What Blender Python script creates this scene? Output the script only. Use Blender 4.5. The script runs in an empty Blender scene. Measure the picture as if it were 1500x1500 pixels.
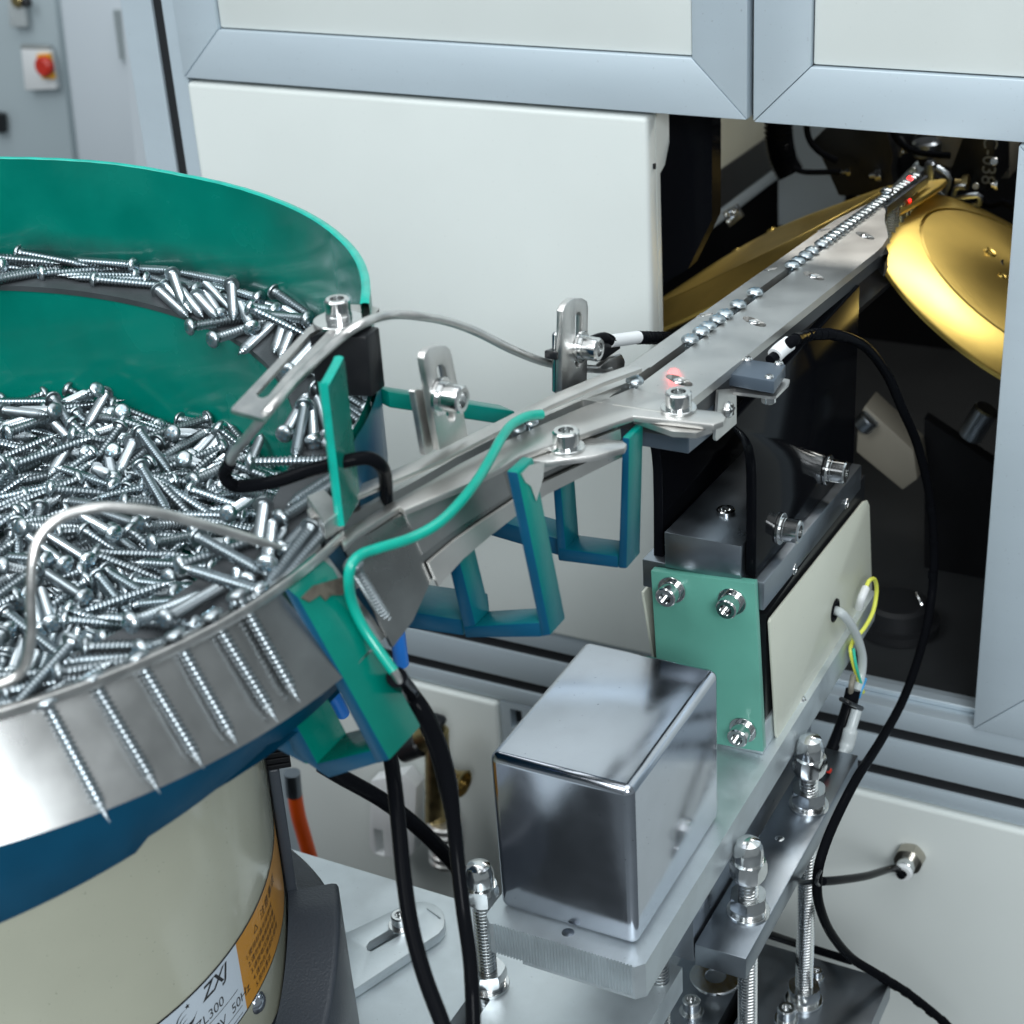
import bpy, bmesh, math, random
from mathutils import Vector, Matrix, Quaternion, Euler
from mathutils.bvhtree import BVHTree
random.seed(11)
D2R = math.radians
scene = bpy.context.scene
COL = scene.collection

# ------------------------------------------------------------------ camera
# All lengths are written in millimetres measured from the camera; X runs along
# the cabinet front, Y into the cabinet, Z up.
OFF = Vector((0, 0, 1500))
FPX = 2550.0
XC = Vector((0.8904, 0.1694, -0.4226))
ZC = Vector((-0.0595, -0.8811, -0.4692)).normalized()
XC = (Vector((5283, 1005, -FPX)).normalized())
ZC = -(Vector((324, 4799, FPX)).normalized())
XC = (XC - ZC * XC.dot(ZC)).normalized()
YC = ZC.cross(XC)
RM = Matrix((XC, YC, ZC))            # rows: world axes in (right, down, forward)

def W(p):
    return (Vector(p) + OFF) * 0.001
def ray(px, py):
    return RM @ Vector(((px - 750) / FPX, (py - 750) / FPX, 1.0))
def PX(px, py, v):
    d = ray(px, py); return d * (v / d.x)
def PY(px, py, v):
    d = ray(px, py); return d * (v / d.y)
def PZ(px, py, v):
    d = ray(px, py); return d * (v / d.z)
def PN(px, py, o, n):                # on the plane through o with normal n
    d = ray(px, py); return d * (Vector(o).dot(n) / d.dot(n))

cam = bpy.data.cameras.new('camera'); camo = bpy.data.objects.new('camera', cam); COL.objects.link(camo)
camo.location = W((0, 0, 0))
right, down, fwd = (RM @ Vector((1, 0, 0))), (RM @ Vector((0, 1, 0))), (RM @ Vector((0, 0, 1)))
camo.rotation_euler = Matrix((right, -down, -fwd)).transposed().to_euler()
cam.sensor_width = 36; cam.lens = 36 * FPX / 1500
cam.clip_start = 0.02; cam.clip_end = 60
cam.dof.use_dof = True; cam.dof.focus_distance = 0.80; cam.dof.aperture_fstop = 15.0
scene.camera = camo
scene.render.resolution_x = 1024; scene.render.resolution_y = 1024

# ------------------------------------------------------------------ light
world = bpy.data.worlds.new('World'); scene.world = world; world.use_nodes = True
bg = world.node_tree.nodes['Background']
bg.inputs[0].default_value = (0.64, 0.73, 0.77, 1); bg.inputs[1].default_value = 0.41
scene.view_settings.view_transform = 'Standard'; scene.view_settings.look = 'None'
scene.view_settings.exposure = -0.16; scene.view_settings.gamma = 1.0
def area(name, loc, target, sx, sy, power, col):
    l = bpy.data.lights.new(name, 'AREA'); l.shape = 'RECTANGLE'; l.size = sx; l.size_y = sy; l.energy = power; l.color = col
    o = bpy.data.objects.new(name, l); COL.objects.link(o); o.location = W(loc)
    o.rotation_euler = (Vector(target) - Vector(loc)).to_track_quat('-Z', 'Y').to_euler()
    return o
area('ceiling_and_fill_light', (-300, 300, 1750), (-300, 300, 0), 3.4, 2.6, 56, (0.94, 0.98, 1.0))
area('ceiling_and_fill_light', (-1050, -700, 1150), (-380, 650, -480), 1.6, 0.8, 26, (0.94, 0.98, 1.0))
area('ceiling_and_fill_light', (950, -1250, 780), (-250, 800, -620), 1.0, 0.6, 46, (0.92, 0.97, 1.0))  # fill added from the right front to brighten the lower panels
# the strip lamp under the roof of the machine bay
area('bay_lamp', (-215, 1185, 30), (-262, 965, -370), 0.46, 0.10, 2.4, (1.0, 0.98, 0.92))

# ------------------------------------------------------------------ materials
def mat(name, col, metal=0.0, rough=0.45, spec=0.5, var=0.0, vscale=40.0, stretch=None, bump=0.0, bscale=300.0,
        rvar=0.0, coat=0.0, emit=None, trans=0.0, col2=None, speck=0.0):
    m = bpy.data.materials.new(name); m.use_nodes = True
    nt = m.node_tree; N = nt.nodes; L = nt.links; b = N['Principled BSDF']
    b.inputs['Base Color'].default_value = (*col, 1); b.inputs['Metallic'].default_value = metal
    b.inputs['Roughness'].default_value = rough; b.inputs['Specular IOR Level'].default_value = spec
    b.inputs['Coat Weight'].default_value = coat; b.inputs['Coat Roughness'].default_value = 0.08
    b.inputs['Transmission Weight'].default_value = trans
    if emit:
        b.inputs['Emission Color'].default_value = (*emit[0], 1); b.inputs['Emission Strength'].default_value = emit[1]
    if var or rvar or bump or speck:
        tc = N.new('ShaderNodeTexCoord'); mp = N.new('ShaderNodeMapping'); L.new(tc.outputs['Object'], mp.inputs[0])
        if stretch: mp.inputs['Scale'].default_value = stretch
        nz = N.new('ShaderNodeTexNoise'); nz.inputs['Scale'].default_value = vscale; nz.inputs['Detail'].default_value = 6
        L.new(mp.outputs[0], nz.inputs['Vector'])
        last = None
        if var:
            mx = N.new('ShaderNodeMix'); mx.data_type = 'RGBA'
            c2 = col2 or tuple(max(0, c * (1 - var)) for c in col)
            mx.inputs[6].default_value = (*c2, 1); mx.inputs[7].default_value = (*col, 1)
            rp = N.new('ShaderNodeMapRange'); rp.inputs[1].default_value = 0.35; rp.inputs[2].default_value = 0.62
            L.new(nz.outputs[0], rp.inputs[0]); L.new(rp.outputs[0], mx.inputs[0]); last = mx.outputs[2]
        if speck:
            n3 = N.new('ShaderNodeTexNoise'); n3.inputs['Scale'].default_value = 700; n3.inputs['Detail'].default_value = 2
            L.new(tc.outputs['Object'], n3.inputs['Vector'])
            r3 = N.new('ShaderNodeMapRange'); r3.inputs[1].default_value = 0.715; r3.inputs[2].default_value = 0.76
            L.new(n3.outputs[0], r3.inputs[0])
            m3 = N.new('ShaderNodeMix'); m3.data_type = 'RGBA'; L.new(r3.outputs[0], m3.inputs[0])
            if last: L.new(last, m3.inputs[6])
            else: m3.inputs[6].default_value = (*col, 1)
            m3.inputs[7].default_value = (*tuple(c * (1 - speck) for c in col), 1); last = m3.outputs[2]
        if last: L.new(last, b.inputs['Base Color'])
        if rvar:
            rr = N.new('ShaderNodeMapRange'); rr.inputs[1].default_value = 0.3; rr.inputs[2].default_value = 0.7
            rr.inputs[3].default_value = max(0.02, rough - rvar); rr.inputs[4].default_value = rough + rvar
            L.new(nz.outputs[0], rr.inputs[0]); L.new(rr.outputs[0], b.inputs['Roughness'])
        if bump:
            n2 = N.new('ShaderNodeTexNoise'); n2.inputs['Scale'].default_value = bscale; n2.inputs['Detail'].default_value = 4
            L.new(mp.outputs[0], n2.inputs['Vector'])
            bp = N.new('ShaderNodeBump'); bp.inputs['Strength'].default_value = bump; bp.inputs['Distance'].default_value = 0.0006
            L.new(n2.outputs[0], bp.inputs['Height']); L.new(bp.outputs[0], b.inputs['Normal'])
    return m

M = {}
M['zinc'] = mat('zinc_plate', (0.40, 0.445, 0.47), 1, 0.31)
def tone(m, lo, hi):                  # each screw of its own tone
    N = m.node_tree.nodes; L = m.node_tree.links; b = N['Principled BSDF']; c = b.inputs['Base Color'].default_value[:]
    oi = N.new('ShaderNodeObjectInfo'); mr = N.new('ShaderNodeMapRange'); mr.inputs[3].default_value = lo; mr.inputs[4].default_value = hi; L.new(oi.outputs['Random'], mr.inputs[0])
    mx = N.new('ShaderNodeVectorMath'); mx.operation = 'SCALE'; mx.inputs[0].default_value = c[:3]; L.new(mr.outputs[0], mx.inputs['Scale']); L.new(mx.outputs[0], b.inputs['Base Color'])
    m2 = N.new('ShaderNodeMapRange'); m2.inputs[3].default_value = 0.36; m2.inputs[4].default_value = 0.26; L.new(oi.outputs['Random'], m2.inputs[0]); L.new(m2.outputs[0], b.inputs['Roughness'])
tone(M['zinc'], 0.85, 1.32)
M['steel'] = mat('brushed_stainless', (0.72, 0.71, 0.69), 1, 0.38, var=0.16, vscale=90, stretch=(1, 1, 1), rvar=0.1, bump=0.12, bscale=900)
M['rail'] = mat('ground_steel', (0.68, 0.67, 0.645), 1, 0.42, var=0.10, vscale=40, rvar=0.04, bump=0.06, bscale=1400, speck=0.3)
M['bright'] = mat('polished_steel', (0.68, 0.69, 0.69), 1, 0.16, rvar=0.06, vscale=300)
M['chrome'] = mat('plated_box_steel', (0.52, 0.55, 0.61), 1, 0.15, var=0.07, vscale=60, rvar=0.03, bump=0.05, bscale=90, speck=0.8)
M['alu'] = mat('milled_aluminium', (0.64, 0.70, 0.73), 0.85, 0.48, var=0.12, vscale=50, rvar=0.07, bump=0.08, bscale=900, speck=0.3)
M['darksteel'] = mat('blued_steel', (0.30, 0.335, 0.375), 1, 0.33, var=0.12, vscale=50, rvar=0.06, bump=0.08, bscale=700)
M['profile'] = mat('anodised_profile', (0.53, 0.615, 0.675), 0.35, 0.40, var=0.04, vscale=10, stretch=(1, 1, 4), speck=0.25)
M['cream'] = mat('cream_powder_coat', (0.66, 0.70, 0.68), 0, 0.40, var=0.05, rvar=0.08, vscale=7, bump=0.05, bscale=1800, speck=0.15)
M['cream2'] = mat('beige_powder_coat', (0.60, 0.62, 0.53), 0, 0.36, var=0.05, vscale=18, bump=0.05, bscale=1500, speck=0.3)
M['drum'] = mat('cream_enamel', (0.49, 0.495, 0.39), 0, 0.22, var=0.07, vscale=16, coat=0.3, bump=0.03, bscale=300, speck=0.35)
M['green'] = mat('green_enamel', (0.0, 0.17, 0.128), 0, 0.25, spec=0.28, var=0.22, vscale=22, coat=0.10, bump=0.12, bscale=260, rvar=0.08, speck=0.2)
M['greenlip'] = mat('worn_green_enamel', (0.0, 0.42, 0.33), 0, 0.32, var=0.2, vscale=120, coat=0.3, bump=0.2, bscale=500)
M['blue'] = mat('blue_enamel', (0.003, 0.066, 0.135), 0, 0.32, spec=0.22, var=0.15, vscale=40, bump=0.10, bscale=300, speck=0.2)
M['ledge'] = mat('grey_rubber_lining', (0.045, 0.05, 0.055), 0, 0.45, var=0.25, vscale=60, bump=0.2, bscale=500)
M['black'] = mat('black_anodised', (0.010, 0.011, 0.013), 0, 0.3, spec=0.35)
M['gloss'] = mat('black_gloss_plate', (0.004, 0.0045, 0.006), 0, 0.11, spec=0.03)
M['bandsteel'] = mat('smooth_band_steel', (0.44, 0.445, 0.44), 1, 0.33, var=0.35, rvar=0.06, vscale=22, bump=0.05, bscale=60)
M['rubber'] = mat('black_cable_jacket', (0.005, 0.0055, 0.007), 0, 0.13, spec=0.03)
M['cable'] = mat('matt_black_cable', (0.005, 0.0055, 0.007), 0, 0.12, spec=0.004)
M['seal'] = mat('black_seal', (0.006, 0.007, 0.009), 0, 0.6)
M['cast'] = mat('grey_cast_paint', (0.036, 0.043, 0.054), 0, 0.4, bump=0.35, bscale=900)
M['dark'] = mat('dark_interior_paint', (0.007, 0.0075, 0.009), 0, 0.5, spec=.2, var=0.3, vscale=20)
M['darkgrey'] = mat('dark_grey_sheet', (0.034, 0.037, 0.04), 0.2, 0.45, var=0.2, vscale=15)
M['gold'] = mat('gold_nitride', (0.78, 0.57, 0.16), 1, 0.36, var=0.12, vscale=40, rvar=0.05, bump=0.03, bscale=900)
M['golddark'] = mat('gold_nitride_hub', (0.62, 0.45, 0.13), 1, 0.42, var=0.15, vscale=30, rvar=0.06, bump=0.03, bscale=900)
M['nickel'] = mat('nickel_plate', (0.46, 0.43, 0.37), 1, 0.3)
M['scorch'] = mat('scorched_steel', (0.16, 0.135, 0.11), 0.4, 0.5, var=0.5, vscale=200)
M['sidesteel'] = mat('dull_side_steel', (0.34, 0.345, 0.34), 1, 0.28, var=0.3, vscale=30, rvar=0.06)
M['brass'] = mat('brass', (0.46, 0.36, 0.17), 1, 0.35, var=0.3, vscale=90, rvar=0.1)
M['frp'] = mat('glass_fibre_plate', (0.125, 0.385, 0.305), 0, 0.28, spec=0.35, var=0.12, vscale=30, bump=0.04, bscale=900)
M['frpedge'] = mat('glass_fibre_edge', (0.42, 0.62, 0.56), 0, 0.4)
M['white'] = mat('white_plastic', (0.74, 0.76, 0.77), 0, 0.4)
M['clear'] = mat('milky_sleeve', (0.62, 0.67, 0.68), 0, 0.3, trans=0.25)
M['greenwire'] = mat('green_wire_enamel', (0.0, 0.36, 0.27), 0, 0.3, coat=0.3, var=0.15, vscale=90)
M['blueplastic'] = mat('blue_plastic', (0.01, 0.20, 0.72), 0, 0.35)
M['orange'] = mat('orange_hose', (0.92, 0.11, 0.008), 0, 0.35)
M['red'] = mat('red_plastic', (0.55, 0.03, 0.015), 0, 0.35)
M['yellow'] = mat('yellow_plastic', (0.85, 0.42, 0.03), 0, 0.4)
M['yellowwire'] = mat('yellow_wire', (0.72, 0.74, 0.10), 0, 0.35)
M['tealwire'] = mat('green_stripe_wire', (0.05, 0.55, 0.38), 0, 0.35)
M['lightblue'] = mat('light_blue_wire', (0.05, 0.35, 0.72), 0, 0.35)
M['labelwhite'] = mat('label_silver', (0.55, 0.62, 0.69), 0, 0.3, var=0.05, vscale=30)
M['labelorange'] = mat('label_orange', (0.56, 0.25, 0.025), 0, 0.28, var=0.08, vscale=40)
M['ink'] = mat('black_ink', (0.01, 0.01, 0.011), 0, 0.4)
M['greyink'] = mat('grey_ink', (0.28, 0.30, 0.30), 0, 0.5)
M['sensor'] = mat('grey_sensor_housing', (0.075, 0.10, 0.13), 0.3, 0.34, bump=0.05, bscale=900)
M['floor'] = mat('grey_floor_paint', (0.17, 0.185, 0.195), 0, 0.35, var=0.12, vscale=2)
M['ledred'] = mat('red_led', (0.8, 0.02, 0.02), 0, 0.4, emit=((1, 0.02, 0.02), 6))
M['bgwhite'] = mat('white_cabinet_paint', (0.60, 0.66, 0.71), 0, 0.45, var=0.03, vscale=4)
M['bggrey'] = mat('grey_cabinet_paint', (0.40, 0.47, 0.50), 0, 0.45, var=0.03, vscale=4)
M['tan'] = mat('tan_plastic', (0.20, 0.185, 0.15), 0, 0.5)

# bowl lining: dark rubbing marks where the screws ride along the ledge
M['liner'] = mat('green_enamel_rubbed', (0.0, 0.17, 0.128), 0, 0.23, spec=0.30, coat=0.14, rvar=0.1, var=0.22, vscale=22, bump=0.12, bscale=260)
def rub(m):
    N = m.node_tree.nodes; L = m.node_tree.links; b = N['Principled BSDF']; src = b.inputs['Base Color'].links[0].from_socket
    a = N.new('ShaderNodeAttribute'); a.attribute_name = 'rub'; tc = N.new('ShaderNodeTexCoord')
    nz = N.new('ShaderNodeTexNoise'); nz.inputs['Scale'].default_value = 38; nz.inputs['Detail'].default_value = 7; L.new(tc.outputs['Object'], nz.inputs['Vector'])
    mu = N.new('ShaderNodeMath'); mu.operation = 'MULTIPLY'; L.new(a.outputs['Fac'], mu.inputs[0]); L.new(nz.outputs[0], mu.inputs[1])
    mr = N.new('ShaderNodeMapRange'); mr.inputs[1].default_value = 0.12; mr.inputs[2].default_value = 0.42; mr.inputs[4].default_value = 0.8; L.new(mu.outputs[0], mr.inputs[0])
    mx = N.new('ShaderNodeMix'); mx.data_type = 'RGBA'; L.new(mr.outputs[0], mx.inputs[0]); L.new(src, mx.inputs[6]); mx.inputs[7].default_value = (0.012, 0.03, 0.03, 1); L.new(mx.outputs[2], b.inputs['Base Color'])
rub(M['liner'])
def turned(m, an):                      # lathe-turned metal: ring marks and a radial sheen
    N = m.node_tree.nodes; L = m.node_tree.links; b = N['Principled BSDF']; b.inputs['Anisotropic'].default_value = an
    tg = N.new('ShaderNodeTangent'); tg.direction_type = 'RADIAL'; tg.axis = 'Z'; L.new(tg.outputs[0], b.inputs['Tangent'])
    tc = N.new('ShaderNodeTexCoord'); wv = N.new('ShaderNodeTexWave'); wv.wave_type = 'RINGS'; wv.rings_direction = 'Z'; wv.inputs['Scale'].default_value = 230; wv.inputs['Distortion'].default_value = 0.6; wv.inputs['Detail'].default_value = 2
    L.new(tc.outputs['Object'], wv.inputs['Vector']); mr = N.new('ShaderNodeMapRange'); r0 = b.inputs['Roughness'].default_value
    mr.inputs[3].default_value = r0 - .05; mr.inputs[4].default_value = r0 + .05; L.new(wv.outputs['Fac'], mr.inputs[0]); L.new(mr.outputs[0], b.inputs['Roughness'])
turned(M['gold'], 0.65); turned(M['golddark'], 0.5)
# overspray: blue enamel below, green sprayed from above, fading down the leg
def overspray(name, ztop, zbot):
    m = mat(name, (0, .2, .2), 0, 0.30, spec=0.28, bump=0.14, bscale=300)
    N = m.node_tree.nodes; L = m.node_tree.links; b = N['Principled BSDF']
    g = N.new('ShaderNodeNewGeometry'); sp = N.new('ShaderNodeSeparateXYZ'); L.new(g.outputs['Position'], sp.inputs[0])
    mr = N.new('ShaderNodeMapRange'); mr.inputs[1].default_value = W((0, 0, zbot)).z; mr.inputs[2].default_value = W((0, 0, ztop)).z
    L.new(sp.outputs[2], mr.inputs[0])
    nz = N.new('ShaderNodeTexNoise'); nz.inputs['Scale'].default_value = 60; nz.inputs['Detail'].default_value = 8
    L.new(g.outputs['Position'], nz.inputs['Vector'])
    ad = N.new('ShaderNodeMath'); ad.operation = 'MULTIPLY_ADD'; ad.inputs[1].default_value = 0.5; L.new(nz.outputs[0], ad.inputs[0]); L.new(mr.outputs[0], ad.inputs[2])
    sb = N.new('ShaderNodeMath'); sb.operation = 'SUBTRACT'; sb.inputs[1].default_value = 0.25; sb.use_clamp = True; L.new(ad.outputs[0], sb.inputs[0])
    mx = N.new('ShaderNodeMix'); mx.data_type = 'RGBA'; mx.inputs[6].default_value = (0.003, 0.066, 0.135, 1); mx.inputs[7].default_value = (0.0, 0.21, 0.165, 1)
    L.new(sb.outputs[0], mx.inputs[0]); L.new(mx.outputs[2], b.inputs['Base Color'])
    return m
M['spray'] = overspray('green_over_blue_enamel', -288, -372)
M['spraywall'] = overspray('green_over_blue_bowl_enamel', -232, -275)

# ------------------------------------------------------------------ builders
ORG = {}
def tag(o, label=None, cat=None, group=None, kind=None):
    if label: o['label'] = label
    if cat: o['category'] = cat
    if group: o['group'] = group
    if kind: o['kind'] = kind
    return o
def thing(name, loc, label, cat, group=None):
    o = bpy.data.objects.new(name, None); COL.objects.link(o); o.location = W(loc); o.empty_display_size = 0.02
    ORG[o.name] = W(loc)
    return tag(o, label, cat, group)

class MB:
    def __init__(s): s.bm = bmesh.new(); s.slot = 0
    def _done(s, faces):
        for f in faces: f.material_index = s.slot
    def box(s, x0, x1, y0, y1, z0, z1):
        return s.prism([(x0, y0, z0), (x1, y0, z0), (x1, y1, z0), (x0, y1, z0)], (0, 0, z1 - z0))
    def obox(s, c, ax, ay, az):       # centre and three half vectors
        c, ax, ay, az = map(Vector, (c, ax, ay, az)); p = c - az
        return s.prism([p - ax - ay, p + ax - ay, p + ax + ay, p - ax + ay], az * 2)
    def prism(s, pts, vec):
        vec = Vector(vec)
        a = [s.bm.verts.new(Vector(p)) for p in pts]; b = [s.bm.verts.new(Vector(p) + vec) for p in pts]; n = len(a)
        fs = [s.bm.faces.new(a), s.bm.faces.new(b[::-1])]
        for i in range(n): fs.append(s.bm.faces.new((a[i], b[i], b[(i + 1) % n], a[(i + 1) % n])))
        s._done(fs); return fs
    def plate(s, outer, holes, vec):   # polygon with holes, given thickness
        vec = Vector(vec); loops = [outer] + list(holes); edges = []; vs = []
        for lp in loops:
            v = [s.bm.verts.new(Vector(p)) for p in lp]; vs.append(v)
            edges += [s.bm.edges.new((v[i], v[(i + 1) % len(v)])) for i in range(len(v))]
        r = bmesh.ops.triangle_fill(s.bm, use_beauty=True, use_dissolve=False, edges=edges)
        fs = [f for f in r['geom'] if isinstance(f, bmesh.types.BMFace)]
        mp = {}
        for v in vs:
            for q in v: mp[q] = s.bm.verts.new(q.co + vec)
        fs2 = [s.bm.faces.new([mp[q] for q in f.verts][::-1]) for f in fs]
        side = []
        for v in vs:
            for i in range(len(v)):
                a, b = v[i], v[(i + 1) % len(v)]; side.append(s.bm.faces.new((a, b, mp[b], mp[a])))
        s._done(fs + fs2 + side)
    def lathe(s, prof, o=(0, 0, 0), d=(0, 0, 1), n=24, t0=0, t1=360, wob=None):
        o = Vector(o); d = Vector(d).normalized(); q = d.to_track_quat('Z', 'Y'); full = abs(t1 - t0 - 360) < 1e-6
        k = n if full else n + 1; rings = []
        for (r, h) in prof:
            if r < 1e-6: rings.append([s.bm.verts.new(o + q @ Vector((0, 0, h)))] * k); continue
            rings.append([s.bm.verts.new(o + q @ Vector((r * math.cos(D2R(t0 + (t1 - t0) * i / n)), r * math.sin(D2R(t0 + (t1 - t0) * i / n)), h))) for i in range(k)])
        fs = []
        for a, b in zip(rings, rings[1:]):
            for i in range(n):
                j = (i + 1) % k; vs = []
                for v in (a[i], a[j], b[j], b[i]):
                    if v not in vs: vs.append(v)
                if len(vs) > 2: fs.append(s.bm.faces.new(vs))
        s._done(fs)
    def cyl(s, p0, p1, r, n=20, ch=0.0):
        p0 = Vector(p0); d = Vector(p1) - p0; h = d.length
        pr = [(0, 0), (r - ch, 0), (r, ch), (r, h - ch), (r - ch, h), (0, h)] if ch else [(0, 0), (r, 0), (r, h), (0, h)]
        s.lathe(pr, p0, d, n)
    def hexa(s, p, d, af, h, bore=0.0, dome=False, rot=0):   # hexagon nut with chamfered corners
        p = Vector(p); d = Vector(d).normalized(); q = d.to_track_quat('Z', 'Y'); R = af / 2 / math.cos(math.pi / 6); n = 24; fs = []
        rings = []
        for (k, z, flat) in ((0.90, 0, 1), (1.0, h * 0.1, 0), (1.0, h * 0.9, 0), (0.90, h, 1)):
            ring = []
            for i in range(n):
                a = 2 * math.pi * i / n + rot; rel = ((a - rot) % (math.pi / 3)) - math.pi / 6
                rh = (af / 2) / math.cos(rel); rr = min(rh, R * (0.925 if flat else 1.0)); zz = z
                if not flat:                     # chamfer sweeps lower at the corners
                    drop = h * 0.16 * ((rh - af / 2) / (R - af / 2)); zz = z + drop if z < h / 2 else z - drop
                ring.append(s.bm.verts.new(p + q @ Vector((rr * math.cos(a), rr * math.sin(a), zz))))
            rings.append(ring)
        for a, b in zip(rings, rings[1:]):
            for i in range(n): fs.append(s.bm.faces.new((a[i], a[(i + 1) % n], b[(i + 1) % n], b[i])))
        fs.append(s.bm.faces.new(rings[0][::-1])); fs.append(s.bm.faces.new(rings[-1])); s._done(fs)
    def tube(s, pts, r, n=12, smooth=6, cap=True):
        P = [Vector(p) for p in pts]
        if smooth:
            Q = []
            for i in range(len(P) - 1):
                p0 = P[max(i - 1, 0)]; p1 = P[i]; p2 = P[i + 1]; p3 = P[min(i + 2, len(P) - 1)]
                for k in range(smooth):
                    t = k / smooth
                    Q.append(0.5 * ((2 * p1) + (p2 - p0) * t + (2 * p0 - 5 * p1 + 4 * p2 - p3) * t * t + (3 * p1 - p0 - 3 * p2 + p3) * t ** 3))
            Q.append(P[-1]); P = Q
        rr = r if callable(r) else (lambda t: r)
        tan = [(P[min(i + 1, len(P) - 1)] - P[max(i - 1, 0)]).normalized() for i in range(len(P))]
        up = tan[0].orthogonal().normalized(); rings = []
        for i, p in enumerate(P):
            up = (up - tan[i] * up.dot(tan[i])).normalized(); bn = tan[i].cross(up); R = rr(i / (len(P) - 1))
            rings.append([s.bm.verts.new(p + (up * math.cos(2 * math.pi * k / n) + bn * math.sin(2 * math.pi * k / n)) * R) for k in range(n)])
        fs = []
        for a, b in zip(rings, rings[1:]):
            for k in range(n): fs.append(s.bm.faces.new((a[k], a[(k + 1) % n], b[(k + 1) % n], b[k])))
        if cap: fs += [s.bm.faces.new(rings[0][::-1]), s.bm.faces.new(rings[-1])]
        s._done(fs); return P
    def grid(s, fn, us, vs, thick=None):  # surface fn(u, v) -> point, optional thickness vector function
        k = len(vs); A = [[s.bm.verts.new(Vector(fn(u, v))) for v in vs] for u in us]; fs = []
        for i in range(len(us) - 1):
            for j in range(k - 1): fs.append(s.bm.faces.new((A[i][j], A[i + 1][j], A[i + 1][j + 1], A[i][j + 1])))
        if thick:
            B = [[s.bm.verts.new(Vector(fn(u, v)) + Vector(thick(u, v))) for v in vs] for u in us]
            for i in range(len(us) - 1):
                for j in range(k - 1): fs.append(s.bm.faces.new((B[i][j], B[i][j + 1], B[i + 1][j + 1], B[i + 1][j])))
            m = len(us) - 1
            for i in range(m):
                fs.append(s.bm.faces.new((A[i][0], B[i][0], B[i + 1][0], A[i + 1][0])))
                fs.append(s.bm.faces.new((A[i][k - 1], A[i + 1][k - 1], B[i + 1][k - 1], B[i][k - 1])))
            for j in range(k - 1):
                fs.append(s.bm.faces.new((A[0][j], A[0][j + 1], B[0][j + 1], B[0][j])))
                fs.append(s.bm.faces.new((A[m][j], B[m][j], B[m][j + 1], A[m][j + 1])))
        s._done(fs)
    def bevel(s, w, seg=2, ang=40):
        bmesh.ops.recalc_face_normals(s.bm, faces=s.bm.faces[:])
        es = [e for e in s.bm.edges if len(e.link_faces) == 2 and e.calc_face_angle(0) > D2R(ang)]
        if es: bmesh.ops.bevel(s.bm, geom=es, offset=w, offset_type='OFFSET', segments=seg, profile=0.5, affect='EDGES', clamp_overlap=True)
        return s
    def mesh(s, name, mats, org=None, ang=32, recalc=True):
        if recalc: bmesh.ops.recalc_face_normals(s.bm, faces=s.bm.faces[:])
        for v in s.bm.verts: v.co = (v.co * 0.001) if org is None else (W(v.co) - org)
        me = bpy.data.meshes.new(name); s.bm.to_mesh(me); s.bm.free()
        for m_ in (mats if isinstance(mats, (list, tuple)) else [mats]): me.materials.append(M[m_])
        me.polygons.foreach_set('use_smooth', [True] * len(me.polygons)); me.set_sharp_from_angle(angle=D2R(ang))
        return me
    def build(s, name, mats, parent=None, loc=None, label=None, cat=None, group=None, kind=None, ang=32, recalc=True):
        if parent is not None: org = ORG[parent.name]
        else:
            if loc is None:
                n_ = len(s.bm.verts); c = sum((v.co for v in s.bm.verts), Vector()) / max(n_, 1); loc = (c.x, c.y, min(v.co.z for v in s.bm.verts))
            org = W(loc)
        o = bpy.data.objects.new(name, s.mesh(name, mats, org, ang, recalc)); COL.objects.link(o)
        if parent is not None: o.parent = parent
        else: o.location = org
        ORG[o.name] = org
        return tag(o, label, cat, group, kind)

def put(name, me, parent, p, d=(0, 0, 1), sc=1.0, spin=0.0):
    o = bpy.data.objects.new(name, me); COL.objects.link(o)
    q = Vector(d).to_track_quat('Z', 'Y') @ Quaternion((0, 0, 1), spin)
    o.rotation_mode = 'QUATERNION'; o.rotation_quaternion = q; o.scale = (sc, sc, sc)
    if parent is not None: o.parent = parent; o.location = W(p) - ORG[parent.name]
    else: o.location = W(p)
    ORG[o.name] = W(p)
    return o
def sub(name, me, parent, p=(0, 0, 0)):   # sub-part in the local frame of a placed part (millimetres)
    o = bpy.data.objects.new(name, me); COL.objects.link(o); o.parent = parent; o.location = Vector(p) * 0.001
    return o

# shared hardware meshes (local, millimetres, M6 size)
def cap_mesh():
    b = MB(); b.lathe([(0, 3.2), (2.3, 3.2), (2.85, 3.2)], n=6)
    b.lathe([(2.85, 3.2), (2.85, 6.2), (4.4, 6.2), (5.0, 5.6), (5.0, 0), (0, 0)], n=30)
    return b.mesh('cap_screw', 'bright', None, 30)
def washer_mesh(r0, r1, h):
    b = MB(); b.lathe([(r0, 0), (r0, h), (r1 - 0.2, h), (r1, h - 0.2), (r1, 0), (r0, 0)], n=32); return b.mesh('washer', 'bright', None, 30)
CAP = cap_mesh(); WASH = washer_mesh(3.1, 6.8, 1.3); SPRING = washer_mesh(3.1, 5.2, 1.5)
def pan_mesh():
    b = MB(); b.lathe([(0, 2.2), (1.2, 2.1), (2.6, 1.5), (3.2, 0.5), (3.2, 0), (0, 0)], n=20)
    b.slot = 1; b.box(-1.9, 1.9, -0.35, 0.35, 1.95, 2.24); b.box(-0.35, 0.35, -1.9, 1.9, 1.93, 2.235)
    return b.mesh('pan_screw', ['bright', 'ink'], None, 30)
PAN = pan_mesh()
def cap_screw(parent, p, d, sc=1.0, washers=2):
    d = Vector(d).normalized(); p = Vector(p); off = 0.0
    offs = []
    if washers >= 1: offs.append((WASH, 0)); off += 1.3
    if washers >= 2: offs.append((SPRING, 1.3)); off += 1.5
    o = put('cap_screw', CAP, parent, p + d * off * sc, d, sc, random.random() * 6)
    for me, h in offs: sub('washer', me, o, (0, 0, h - off))
    return o
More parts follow.
